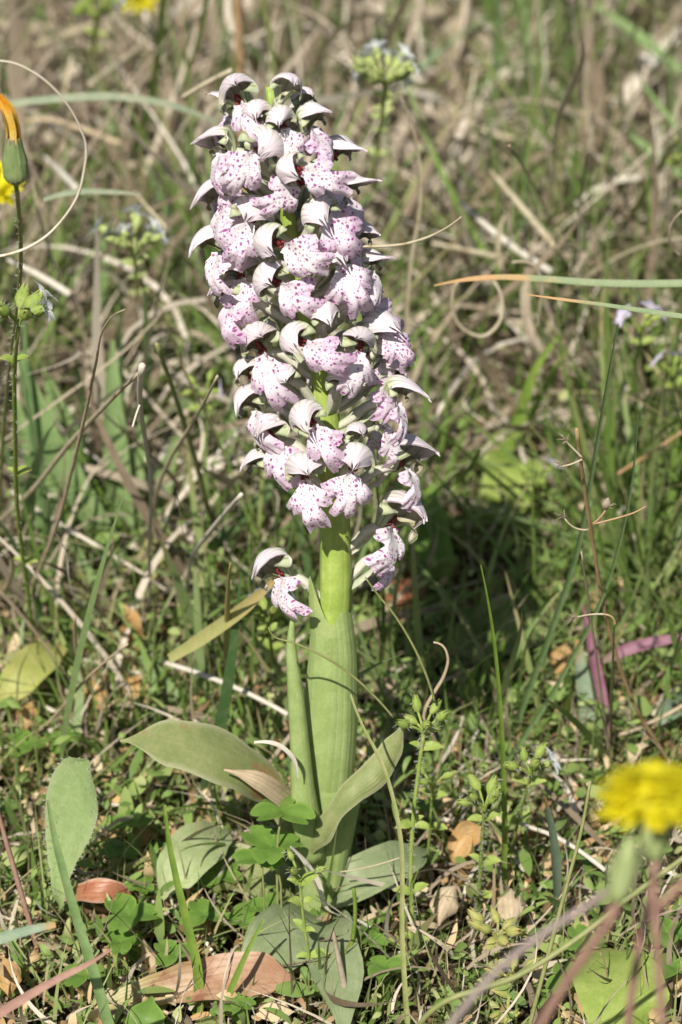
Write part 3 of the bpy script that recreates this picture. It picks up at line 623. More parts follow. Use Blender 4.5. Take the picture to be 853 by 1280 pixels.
def stalks():
    S = stalk
    D = lambda lab, pts, Y0, w, mat='straw', **k: S(k.pop('name', 'dry_stalk'), lab, 'dry stalk', pts, Y0, w, mat, group=GD, **k)
    G = lambda lab, pts, Y0, w, mat='green', **k: S('grass_blade', lab, 'grass blade', pts, Y0, w, mat, flat=k.pop('flat', True), group=GG, **k)
    # left side
    D('thin pale dry stalk curling in a wide half loop round the closed orange bud', [(-30,78),(0,76),(14,78),(46,93),(77,121),(97,152),(108,184),(106,210),(98,243),(81,271),(53,299),(21,315),(-30,322)], -1.5, [1.8,3.4,2.8,4.0,3.2,4.2,3.6], 'straw_cream', Y1=0.5, n=70)
    D('long tan dry stalk with a hooked tip crossing the broad green leaves on the left', [(156,387),(142,394),(131,408),(120,455),(109,507),(90,586),(73,650),(41,729),(24,760),(10,800)], -.5, [1.5,3.5,5,5.5,6,5,4], 'straw_brown')
    D('straight tan straw leaning up to the right behind the hooked stalk', [(174,466),(124,515),(86,556),(41,612),(-10,660),(-60,700)], 2, [4,7,7,6], 'straw')
    D('pale broken dry stalk with a snapped flat top and a short side twig', [(178,457),(175,504),(181,545),(186,579),(189,627),(187,680),(187,755),(186,790)], 1.5, [8,6,5,5,6,6], 'straw_white')
    D('short pale twig hanging from the broken dry stalk', [(175,506),(170,520),(166,534)], 1.4, [3,3], 'straw_white', Y1=1.2, name='dry_twig')
    D('dry straw forking up to the right beside the broken stalk', [(272,470),(240,530),(215,570),(198,609),(190,660),(188,720)], 4, [3,5,6,6], 'straw')
    D('pale straw slanting from the broad leaves towards the lower orchid flower', [(302,618),(262,665),(243,690),(232,740),(222,790)], 4, [5,6,6,5], 'straw_white')
    D('yellowed thick grass stem slanting down to the right beside the spike', [(205,395),(228,460),(262,530),(292,600),(310,650)], 9, [5,8,9,8], 'straw_yellow', flat=True)
    D('yellow green stem slanting across the pale straw left of the spike', [(196,430),(214,480),(243,570),(270,660),(302,712)], 8, [5,7,8,7], 'olive')
    D('thin brown straw lying up from the ground towards the right by the yellow leaf', [(160,805),(115,842),(55,909),(20,940)], 3, [3,4,4], 'straw_brown')
    D('dry stem bent at an elbow above the spoon shaped leaf', [(94,770),(100,830),(112,860),(148,897)], 5, [4,6,5], 'straw_brown')
    D('pale dry leaf strip looping beside the left edge low down', [(70,668),(82,690),(85,720),(92,745),(120,770),(145,800)], 3, [5,8,7,4], 'straw_white', flat=True)
    D('grey white twig lying level behind the narrow rolled leaf', [(205,828),(260,846),(300,862),(360,893)], 7, [7,7,6], 'straw_white', Y1=4)
    D('brown purplish stem rising at the left edge beside the spoon shaped leaf', [(-6,1000),(8,1052),(23,1104),(38,1155),(54,1212)], -1, [5,7,7,6], 'pinkstem')
    D('small hooked dry leaf hanging left of the orchid with a drooping tip', [(221,612),(226,650),(232,690),(225,760)], 4.5, [3,5,5], 'straw', flat=True)
    D('dry blade curving down to the ground at the far left edge', [(-4,690),(14,700),(8,740),(-6,760)], 1, [4,6,4], 'straw', flat=True)
    G('upright broad blue green leaf behind the hooked dry stalk', [(141,425),(141,490),(143,549),(147,610),(152,680),(155,735)], None, [6, 21, 32, 35, 34, 26], 'bluegreen')
    G('broad blue green leaf slanting down to the right from the left edge', [(26,440),(56,540),(112,642),(150,715),(165,760)], None, [13, 29, 36, 35, 26], 'bluegreen')
    G('broad pale green leaf with a straw edge at the foot of the leaf tuft', [(86,560),(112,640),(135,690),(172,765)], None, [13, 26, 31, 29], 'bluegreen')
    G('narrower blue green leaf left of the leaf tuft reaching the ground', [(76,640),(100,700),(128,750),(148,800)], None, [6, 14, 17, 16], 'bluegreen')
    for k, (pts, Y0, lab) in enumerate((([(60, 470), (85, 540), (110, 600), (135, 680)], 9, 'broad leaf between the slanting leaf and the hooked dry stalk'), ([(180, 520), (168, 590), (160, 660), (158, 730)], 8, 'broad leaf right of the upright blue green leaf'),
                                    ([(20, 500), (40, 570), (70, 650), (100, 720)], 10, 'broad leaf lowest at the left of the leaf tuft'), ([(222, 545), (205, 600), (190, 660), (180, 720)], 11, 'pale leaf between the forked straw and the broken stalk'), ([(290, 500), (285, 540), (270, 600), (262, 660)], 14, 'green leaf low beside the left edge of the spike'))):
        G(lab, pts, None, [9, 26, 35, 29], 'bluegreen')
    G('tall green leaf standing left of the pale chickweed heads', [(128,300),(130,370),(126,440),(140,520)], None, [8,16,17,14], 'bluegreen')
    G('dark green blade rising past the top left of the spike', [(206,-20),(204,0),(192,105),(176,169),(156,235)], 26, [7,9,9,8], 'green')
    G('thin green blade leaning beside the top of the spike', [(262,-20),(243,70),(229,123),(215,180)], 28, [5,8,7], 'green')
    S('grey_leaf', 'long grey green leaf lying level above the closed bud', 'grass leaf', [(268,152),(210,131),(141,121),(70,124),(10,131),(-30,140)], 22, [5,10,11,10,8], 'straw_sage', Y1=20, flat=True)
    S('grey_leaf', 'short grey green leaf lying level beside the half loop stalk', 'grass leaf', [(176,243),(130,240),(95,240),(55,250)], 15, [3,7,8,5], 'straw_sage', Y1=14, flat=True)
    D('tan straw pointing right above the top left flowers', [(290,88),(255,106),(228,122)], 16, [7,7,6], 'straw', Y1=17)
    D('brown upright stalk above the top left flowers', [(297,-20),(299,40),(302,100),(303,150)], 33, [12,11,10], 'brownstem', root=True, Y1=34)
    D('green brown upright stalk above the tallest hood', [(326,-20),(336,39),(345,95),(350,160)], 28, [6,8,8], 'olive', Y1=29, root=True)
    # behind the spike, top
    D('arched dry blade bending over right of the spike tip', [(500,22),(470,20),(444,26),(411,53),(390,90),(378,130)], 22, [6,9,10,9,8], 'straw', flat=True)
    D('straight pale straw crossing the white flower head at the top', [(512,-12),(490,38),(464,88),(448,150),(440,200)], 20, [8,9,9,8], 'straw', flat=True)
    D('thin dry straw tip pointing right from the side of the spike', [(577,271),(545,292),(510,304),(468,308),(420,305)], .6, [2,3.4,4,4], 'straw', Y1=1.5, n=40)
    # right side, top
    D('wavy pale stalk with a hooked tip standing high on the right', [(722,38),(729,66),(715,109),(697,148),(692,203),(704,273),(703,330)], 14, [4,7,8,8,7,7], 'straw', flat=True)
    D('thin brown tipped stem leaning left below the wavy pale stalk', [(637,182),(658,215),(676,250),(692,290),(706,350)], 12, [2.5,4,5,5], 'straw_brown')
    D('curved dry blade rising towards the right edge above the level green leaf', [(856,298),(810,307),(770,324),(735,345),(688,382),(633,460)], 20, [8,11,12,12,10], 'straw', flat=True)
    D('olive stalk slanting up to the right edge', [(846,172),(815,225),(778,289),(745,350)], 24, [5,9,9,8], 'olive')
    G('level grey green leaf with an orange tip reaching in from the right edge', [(543,357),(580,350),(614,347),(680,349),(731,353),(870,354)], 8, [2,7,8.5,9.5,10,10], 'orange_tip', Y1=7)
    G('thin level blade with a pale brown tip below the orange tipped leaf', [(658,368),(700,374),(754,381),(800,388),(870,398)], 2, [1.5,4,5.5,7,7], 'orange_tip', Y1=1)
    D('dry ring curled stalk low between the spike and the level leaf', [(572,352),(566,385),(580,412),(606,420),(625,402),(628,375),(618,352)], 15, [4,5,5,4], 'straw', Y1=16)
    D('second dry curl looping above the ring curled stalk', [(640,328),(664,330),(678,352),(676,380),(672,410)], 14, [3,5,5,4], 'straw', Y1=15)
    D('pale curled tendril hooking at the right edge', [(856,262),(840,280),(838,305),(852,320)], 10, [3,3.5,3], 'straw', Y1=11)
    D('tall thin dry stalk between the spike and the wavy stalk', [(735,190),(726,250),(722,310),(720,380)], 16, [2,4,4], 'greyweed')
    # right side, middle
    G('long green blade crossing the brown seed stem from the upper right', [(773,405),(766,440),(752,520),(739,596),(723,682),(688,791),(650,893),(630,950)], .5, [2,5,6.5,8,9,10,10,8], 'bluegreen')
    G('thin green blade curving beside the brown seed stem', [(797,518),(782,647),(754,744),(707,838),(672,897),(634,952),(610,990)], -.2, [2,4,5,6,7,7], 'bluegreen')
    G('single green blade standing upright right of the orchid leaf', [(601,706),(614,776),(626,897),(630,1000),(629,1142)], -.8, [2,5,7,8,8], 'green')
    S('purple_blade', 'purple pointed grass blade beside the brown seed stem', 'grass blade', [(728,756),(737,800),(748,860),(760,920),(768,965)], None, [3,14,17,11,7], 'purple', flat=True, cup=.6)
    S('purple_blade', 'blurred purple leaf lying level behind the upright purple blade', 'grass blade', [(858,797),(817,803),(785,812),(750,828)], 8, [8,14,15,8], 'purple', flat=True, Y1=8)
    G('broad grey green leaf behind the upright purple blade', [(722,800),(728,850),(734,900),(732,960)], None, [10,20,22,16], 'greygreen')
    G('bright green broad blade leaning right behind the spike', [(700,420),(676,450),(645,530),(610,620),(596,670)], None, [6,14,17,16], 'green')
    G('second bright green blade leaning right beside the first', [(706,440),(668,510),(630,584),(606,650)], None, [5,11,13,12], 'green')
    G('thin dark green blade low right of the lowest hood', [(600,562),(575,600),(555,618)], 12, [4,7,6], 'green')
    G('upright dark green blade above the brown seed stem', [(718,420),(722,480),(728,545),(730,600)], 16, [6,9,9], 'green')
    G('light green slanting blade at the right edge under the lilac flowers', [(836,455),(820,510),(795,585),(780,640)], 16, [5,10,11], 'straw_yellow')
    D('thin orange stalk slanting across the right edge', [(853,540),(800,575),(760,600)], 14, [4,5,5], 'brownstem', Y1=15)
    D('brown dry stem lying level low on the right edge', [(860,878),(810,905),(770,920)], 6, [5,6], 'straw_brown', Y1=6)
    for pts, Y0, Y1, w, mt, lab in (
        ([(200, 5), (120, 30), (60, 52), (-20, 70)], 52, 48, 13, 'straw', 'thick pale straw slanting across the top left corner'),
        ([(190, 46), (150, 78), (112, 106)], 42, 38, 12, 'straw', 'short thick straw under the slanting straw in the top left corner'),
        ([(56, 196), (75, 214), (96, 236)], 30, 26, 13, 'straw_white', 'short wide pale straw inside the half loop'),
        ([(10, 325), (45, 342), (88, 368)], 20, 18, 13, 'straw_white', 'wide pale straw under the lower end of the half loop'),
        ([(40, 222), (48, 267), (58, 300), (70, 340)], 20, 20, 6, 'straw', 'upright straw standing inside the half loop'),
        ([(168, 240), (190, 266), (210, 288)], 24, 22, 6, 'straw', 'short thin straw between the half loop and the spike'),
        ([(0, 160), (60, 150), (120, 168), (150, 180)], 36, 34, 9, 'straw_brown', 'bent brown straw behind the half loop'),
        ([(90, 70), (82, 110), (78, 150), (80, 190)], 40, 38, 10, 'straw', 'upright pale straw inside the top of the half loop'),
        ([(614, 214), (655, 262), (698, 314)], 28, 26, 13, 'straw', 'thick straw slanting down to the level green leaf'),
        ([(575, 252), (625, 296), (690, 340)], 26, 24, 13, 'straw_white', 'pale thick straw below the slanting thick straw'),
        ([(540, 304), (590, 314), (640, 326)], 26, 26, 11, 'straw', 'level straw right of the spike above the level green leaf'),
        ([(630, 270), (622, 300), (628, 340)], 24, 24, 9, 'straw', 'short upright straw crossing the thick slanting straws'),
        ([(560, 130), (600, 160), (650, 175), (690, 172)], 42, 40, 10, 'straw', 'curved straw right of the pale chickweed head'),
        ([(500, 120), (520, 180), (524, 250), (512, 330), (506, 420)], 16, 18, 9, 'straw', 'tall curved dry blade just right of the upper spike'),
        ([(720, 255), (760, 230), (800, 222)], 34, 34, 10, 'straw_white', 'pale level straw at right above the curved blade'),
        ([(790, 178), (808, 160), (826, 146)], 40, 40, 11, 'straw', 'short thick straw near the right edge below the pebble'),
        ([(560, 60), (600, 48), (640, 56), (670, 80)], 58, 56, 11, 'straw', 'arched straw at the top right of centre')):
        D(lab, pts, Y0, [w*.4, w*.75, w*.7], mt, Y1=Y1, flat=(w < 11), cup=.6)
    for pts, Y0, Y1, w, lab in (
        ([(745, 8), (790, 40), (850, 90)], 50, 46, 18, 'wide grey green leaf slanting past the white pebble'),
        ([(655, 74), (620, 96), (585, 122)], 50, 46, 15, 'wide blue green leaf slanting at the top right of the spike'),
        ([(785, 168), (818, 192), (860, 226)], 38, 36, 15, 'wide green leaf slanting to the white flowers at the right edge'),
        ([(647, -20), (662, 60), (678, 140)], 50, 48, 11, 'upright green blade at the top right'),
        ([(672, -20), (678, 70), (684, 150)], 52, 50, 10, 'second upright green blade at the top right'),
        ([(728, -20), (724, 40), (716, 90)], 60, 58, 14, 'broad upright green blade cut by the top edge'),
        ([(800, 100), (822, 130), (846, 160)], 36, 34, 8, 'narrow green blade slanting below the white pebble'),
        ([(520, 60), (580, 30), (640, 44)], 62, 60, 14, 'broad dark leaf arching at the top edge')):
        G(lab, pts, Y0, [w*.4, w, w*.8], 'bluegreen', Y1=Y1)
    # foreground
    G('green blade in front of the spoon shaped leaf stalk', [(60,1000),(66,1036),(78,1085),(98,1155),(121,1229),(140,1300)], -5, [4,10,12,14,14], 'bluegreen', Y1=-6)
    G('bright green blade standing left of the clover by the orchid foot', [(206,1006),(211,1050),(219,1092),(234,1155),(247,1215),(243,1300)], -2.5, [4,8,11,13,14], 'green', Y1=-4)
    G('short green blade leaning left in the bottom turf', [(330,1150),(300,1210),(270,1290)], -3.5, [3,8,8], 'green', Y1=-4.5)
    G('thin arching blade passing in front of the right leaf down to the bottom edge', [(438,868),(450,900),(480,960),(498,1030),(503,1177),(510,1290)], -2, [3,5,6,6.5,7], 'olive', Y1=-4.5)
    G('blurred grey green blade entering from the left edge low down', [(70,1156),(45,1161),(0,1174),(-40,1190)], -9, [8,14,13], 'greygreen', Y1=-9)
    D('blurred pink tinged stalk entering from the lower left corner', [(140,1186),(110,1205),(78,1221),(0,1266),(-40,1290)], -9, [3,9,12,13], 'pinkstem', Y1=-9, flat=True)
    D('grey dry stem leaning in the middle of the bottom edge', [(416,1163),(424,1200),(432,1240),(442,1300)], -3, [5,8,9,9], 'greyweed', Y1=-4.5)
    G('short cut green stalk with a blunt top in front of the orchid foot', [(442,1110),(444,1150),(436,1195),(418,1240)], -2.5, [5,6,6], 'green', flat=False, Y1=-3)
    G('grey green upright blade at the foot of the yellow flower', [(681,996),(688,1030),(693,1063),(696,1110),(695,1150)], -1.5, [4,11,16,13,8], 'greygreen')
    D('white straw lying aslant behind the dark upright blade', [(632,1020),(660,1033),(688,1043),(757,1088)], 1.8, [5,6,6], 'straw_white', Y1=-.5)
    D('olive hairy stalk with a brown top left of the yellow flower', [(738,976),(727,1038),(712,1095),(698,1147),(680,1215),(660,1290)], -4, [4,5,6,6], 'olive', Y1=-5)
    D('thin tendril crossing in front of the sheath with a hooked end', [(336,784),(342,795),(366,803),(398,817),(425,833),(447,850),(470,872),(492,897)], -1.6, [2,3,3,3], 'olive', Y1=-1.2, n=40)
    D('thin brown tendril arching down from the lowest right flower', [(457,722),(474,745),(492,767),(510,795),(524,822),(544,878)], -1.0, [2.4,3,3.4,3.4], 'olive', Y1=-.6, n=30)
    D('brown curled dry tip hooking over the hairy chickweed buds', [(542,803),(552,806),(560,821),(556,843),(543,866),(533,884),(530,915)], -.6, [2.5,4,5,5,4], 'straw_brown', Y1=-.4, n=36)
    D('pale twisted dry strip wrapped round the orchid foot', [(363,1057),(378,1072),(396,1100),(412,1140),(440,1148),(478,1172)], -1.6, [5,7,8,8,6,3], 'straw_white', flat=True, Y1=-1.4, n=30, twist=4.0)
    D('short pale dry strip hooked over the left of the sheath', [(318,928),(345,930),(362,942),(372,972)], -1.2, [3,6,6,2], 'straw_white', flat=True, Y1=-1.1)
    S('seed_spike', 'green pointed seed spike standing left of the rolled leaf', 'grass spike', [(288,704),(286,725),(284,770),(282,840),(279,910)], 1.5, [1.5,7,8,5,4], 'straw_yellow')
    S('yellowing_grass', 'broad yellowing blade slanting under the lower left flower', 'grass blade', [(342,726),(300,765),(255,797),(212,824)], 3, [8,17,18,13], 'straw_yellow', flat=True, Y1=5)
    G('broad grey green blade slanting to the ground left of the sheath', [(178,818),(200,850),(234,898),(250,930)], None, [14,22,22,16], 'bluegreen')
    D('fine straw lying level right of the orchid foot', [(425,1090),(460,1084),(500,1072)], -1, [2,2.4,2], 'straw', Y1=-1)

# ------------------------------------------------------------------ single leaves
def leaf_thing(name, label, cat, pts, widths, mat, hint=(0, -.6, .8), cup=.25, wave=.08, n=20, nv=5, stalk_=None):
    mb = MB(); pts = [V(p) for p in pts]
    blade(mb, pts, widths, hint=hint, n=n, cup=cup, nv=nv, wave=wave, r=random.random())
    return tag(mb.build(name, mat, base=pts[0]), label, cat)
def leaves():
    SPW = [.30, .25, .23, .25, .32, .46, .72, 1.02, 1.24, 1.34, 1.32, 1.12, .15]
    # spoon-shaped hairy leaf with glistening margin
    root = gnd(76, 1140, 0)
    e = empty('spoon_leaf', root); tag(e, 'upright pale green spoon shaped leaf with glistening hairs on the left', 'leaf')
    mb = MB(); P = [root, at(75, 1118, -1.0), at(78, 1078, -.9), at(88, 1030, -.9), at(99, 985, -1.0), at(112, 951, -1.3)]
    blade(mb, P, SPW, hint=(-.12, -.62, .75), n=36, cup=.22, nv=6, wave=.04); mb.build('blade', 'spoon', e)
    mb = MB(); pc = catmull(P, 36); fr = frames(pc, (-.12, -.62, .75), True)
    for k in range(260):
        i = random.randint(12, 36); t, a, b = fr[i]; wd = smoothl(SPW, i/36)*.5
        q = random.choice([-1, 1])*random.uniform(.2, 1.02) if k % 2 else random.choice([-1., 1.])
        c = pc[i]+b*(wd*q)+a*(wd*.22*q*q); d = (a*.8+b*q*.6+V((random.uniform(-.4, .4), 0, random.uniform(-.3, .4))))*.05
        tube(mb, [c, c+d], [.005, .008], 3)
    tag(mb.build('leaf_hair', 'hair', e), kind='stuff')
    leaf_thing('dead_leaf', 'red brown dead leaf lying under the spoon shaped leaf', 'dead leaf', [gnd(88, 1122, 1.1), gnd(115, 1114, 1.6), gnd(140, 1114, 1.6), gnd(168, 1124, 1.2)], [.1, .42, .62, .45, .05], 'redleaf', cup=.18, wave=.18)
    leaf_thing('dead_leaf', 'long pinkish dead leaf with a round tip lying at the bottom edge', 'dead leaf', [gnd(120, 1262, .5), gnd(190, 1240, .8), gnd(260, 1226, 1.0), gnd(320, 1220, 1.0), gnd(364, 1226, .8)], [.35, .55, .70, .95, 1.12, 1.0, .25], 'pinkleaf', cup=.3, wave=.22, n=34)
    leaf_thing('round_leaf', 'broad green leaf at the lower right corner crossed by a stem shadow', 'leaf', [gnd(800, 1300, .4), gnd(785, 1260, 1.2), gnd(772, 1225, 1.4), gnd(758, 1185, 1.0)], [.8, 1.9, 2.0, 1.5, .2], 'chick', hint=(0, -.5, .85), cup=.12)
    leaf_thing('broad_leaf', 'small green leaf cut by the bottom edge on the left', 'leaf', [gnd(178, 1310, .5), gnd(182, 1280, 1.2), gnd(190, 1245, 1.5)], [.5, .95, .8, .05], 'clover', cup=.2)
    leaf_thing('broad_leaf', 'pale yellow green leaf lying in the gap behind the bright green blade', 'leaf', [gnd(200, 1120, .9), gnd(225, 1085, 1.6), gnd(250, 1058, 1.7), gnd(285, 1038, 1.2)], [.3, 1.1, 1.3, .9, .1], 'pale_leaf', cup=.2)
    leaf_thing('broad_leaf', 'yellowish broad leaf with orange blotches low on the left edge', 'leaf', [gnd(2, 880, 1.4), gnd(25, 850, 2.0), gnd(50, 825, 2.1), gnd(74, 806, 1.7)], [.4, 1.0, 1.1, .8, .1], 'chick_yellow', cup=.2)
    leaf_thing('striped_leaf', 'striped yellow green leaf arching left of the pale straw', 'leaf', [gnd(170, 735, .5), gnd(190, 705, 1.5), gnd(208, 678, 1.9), gnd(230, 668, 1.5)], [.3, .8, .9, .5, .05], 'straw_yellow', cup=.4)
    leaf_thing('orange_leaf', 'curled orange and yellow leaf below the striped leaf', 'dead leaf', [gnd(170, 812, 1.4), gnd(166, 790, 2.0), gnd(165, 772, 2.5), gnd(155, 756, 2.8)], [.2, .6, .65, .4, .05], 'orangeleaf', cup=.5)
    for k, (x, y, lab) in enumerate(((165, 858, 'small orange dead leaf standing left of the arching olive leaf'), (36, 890, 'orange brown dead leaf low by the left edge'), (112, 868, 'pale orange dead leaf under the elbowed dry stem'),
                                     (704, 818, 'pale orange dead leaf lying beside the crossing green blades'), (346, 862, 'brown dead leaf lying left of the rolled leaf'), (8, 1215, 'dark orange dead leaf at the left edge low down'),
                                     (480, 860, 'crumpled pale brown dead leaf right of the sheath'), (585, 1050, 'rusty dead leaf between the two hairy chickweeds'), (640, 1130, 'pale brown dead leaf on soil right of the upright blade'), (560, 1125, 'grey brown dead leaf lying right of the pale basal leaf'))):
        a = random.uniform(-.8, .8); c = gnd(x, y, 1.25); d = V((math.sin(a), math.cos(a)*.6, .25))*.5; s = random.uniform(.9, 1.3)
        leaf_thing('dead_leaf', lab, 'dead leaf', [c-d*s-V((0, 0, .3)), c+V((0, 0, .12)), c+d*s], [.08, .5*s, .5*s, .05], 'orangeleaf' if k not in (4, 6, 8, 9) else 'straw_brown', cup=.6*random.choice([-1, 1]), wave=.25)
    leaf_thing('shaded_leaf', 'dark reddish leaf in shade behind the lowest right flower', 'dead leaf', [gnd(470, 800, .2), gnd(488, 770, .7), gnd(508, 740, .8), gnd(530, 715, .4)], [.4, 1.1, 1.1, .1], 'redleaf', cup=.3)
    leaf_thing('broad_leaf', 'mottled yellow green broad leaf lying in the shade right of the orchid', 'leaf', [gnd(560, 800, .6), gnd(610, 790, 1.2), gnd(650, 778, 1.4), gnd(692, 762, 1.0)], [.5, 1.5, 1.7, 1.3, .2], 'basal', cup=.2)
    leaf_thing('broad_leaf', 'dark green upright leaf in the shade behind the lowest hood', 'leaf', [gnd(545, 755, .2), at(538, 700, 15), at(533, 650, 16), at(540, 605, 17)], [.5, 1.3, 1.2, .1], 'clover', cup=.3)
    leaf_thing('broad_leaf', 'bright green broad leaf catching sun behind the brown seed stem', 'leaf', [gnd(625, 650, .3), gnd(632, 625, 1.6), gnd(636, 600, 2.0), gnd(650, 572, 1.6)], [.5, 1.5, 1.5, .1], 'chick', cup=.25)
    leaf_thing('broad_leaf', 'grey green leaf pointing in from the right edge', 'leaf', [gnd(880, 860, .6), gnd(850, 880, 1.2), gnd(828, 900, 1.4), gnd(806, 925, 1.0)], [.4, .7, .6, .05], 'greygreen', cup=.3)

# ------------------------------------------------------------------ clover
def clover_proto(seed):
    g = random.Random(seed); e = empty('clover_sprig', (0, 0, 0)); h = 1.6
    mb = MB(); lean = V((g.uniform(-.3, .3), g.uniform(-.3, .1), 0)); top = V((0, 0, h))+lean
    tube(mb, [(0, 0, -2.6), (lean.x*.1, lean.y*.1, -.6), (lean.x*.2, lean.y*.2, h*.5), top], [.035, .03, .025], 6, 8); mb.build('stalk', 'olive', e)
    a0 = g.uniform(0, 2)
    for k in range(3):
        a = a0+k*2*PI/3+g.uniform(-.2, .2); d = V((math.cos(a), math.sin(a), g.uniform(-.05, .35))); L = g.uniform(.62, .75)
        P = [top+d*(L*s)+V((0, 0, -.10*s*s)) for s in (0, .35, .7, 1)]
        # heart-shaped leaflet: widest beyond the middle, notched at the tip
        mb = MB(); n = 10; pc = catmull(P, n); fr = frames(pc, (0, 0, 1)); G = []
        for i, (p, (t, na, b)) in enumerate(zip(pc, fr)):
            s = i/n; wd = .33*(math.sin(min(1, s*1.02)**.75*PI*.78)/.98)**.9+.01; row = []
            for j in range(-4, 5):
                q = j/4; ext = .16*L*(abs(q)*(1-abs(q)))*4*s**3 - .10*L*(1-abs(q))**3*s**4
                row.append(p+b*(wd*q*L/.6)+na*(.16*wd*abs(q)*2*.8)+t*ext)
            G.append(row)
        mb.grid(G, r=g.random()); mb.build('leaflet', 'clover', e)
    return e
def copy_thing(o, parent=None):
    c = o.copy(); COL.objects.link(c)
    if parent is not None: c.parent = parent
    for ch in o.children: copy_thing(ch, c)
    return c
def clovers():
    protos = [clover_proto(s) for s in (1, 2, 3, 4)]
    spots = [((345, 1020), 1.25, 'big clover leaf touching the left foot of the orchid, uppermost of the trio'), ((352, 1062), 1.15, 'clover leaf in the middle of the trio at the left foot of the orchid'),
             ((330, 1078), 1.0, 'clover leaf lowest of the trio at the left foot of the orchid'), ((245, 1090), .8, 'clover leaf beside the pale yellow green leaf'), ((288, 1096), .85, 'clover leaf between the bright green blade and the trio by the orchid'),
             ((172, 1150), 1.1, 'wide clover leaf just right of the red brown dead leaf'), ((180, 1105), .7, 'tiny clover leaf above the wide one right of the red brown leaf'), ((140, 1175), .9, 'clover leaf below the red brown dead leaf'),
             ((248, 1140), .95, 'clover leaf right of the bright green blade with rounded dark leaflets'), ((205, 1195), .8, 'small clover leaf left of the foot of the bright green blade'), ((295, 1150), .85, 'clover leaf above the tip of the long pinkish dead leaf'),
             ((155, 1030), .95, 'shaded clover leaf right of the spoon shaped leaf'), ((145, 1068), .85, 'dark clover leaf behind the red brown dead leaf'), ((40, 935), .9, 'clover leaf above the spoon shaped leaf by the orange litter'),
             ((75, 925), .85, 'clover leaf just above the tip of the spoon shaped leaf'), ((820, 1160), 1.1, 'clover leaf right of the yellow flower stem at the right edge'), ((838, 1215), 1.0, 'clover leaf by the broad leaf in the lower right corner'),
             ((700, 1225), .95, 'clover leaf left of the broad leaf in the lower right corner'), ((725, 1180), .85, 'small clover leaf under the blurred pink stem'), ((285, 1250), .8, 'clover leaf in front of the long pinkish dead leaf'),
             ((100, 1225), .9, 'clover leaf between the pink tinged stalk and the front blade'), ((380, 1075), .8, 'small clover leaf overlapping the sheath foot'), ((810, 640), 1.3, 'blurred clover leaf at the right edge behind the seed stem'), ((455, 1165), .85, 'clover leaf just right of the short cut stalk at the orchid foot'), ((480, 1215), .9, 'clover leaf beside the thin arching blade near the bottom edge'), ((330, 1130), .9, 'clover leaf directly above the round tip of the pinkish dead leaf'), ((655, 870), .9, 'clover leaf in the shade right of the upright green blade')]
    for i, ((px, py), s, lab) in enumerate(spots):
        o = protos[i] if i < 4 else copy_thing(protos[i % 4])
        s *= .82; h = 1.6*s; p = gnd(px, py, h); p.z = 0
        if i < 3: p = at(px, py, -1.3); p.z -= h
        o.location = p*CM; o.scale = (s, s, s); o.rotation_euler = (0, 0, random.uniform(0, 6.28))
        tag(o, lab, 'clover', 'clover leaves in the front turf')

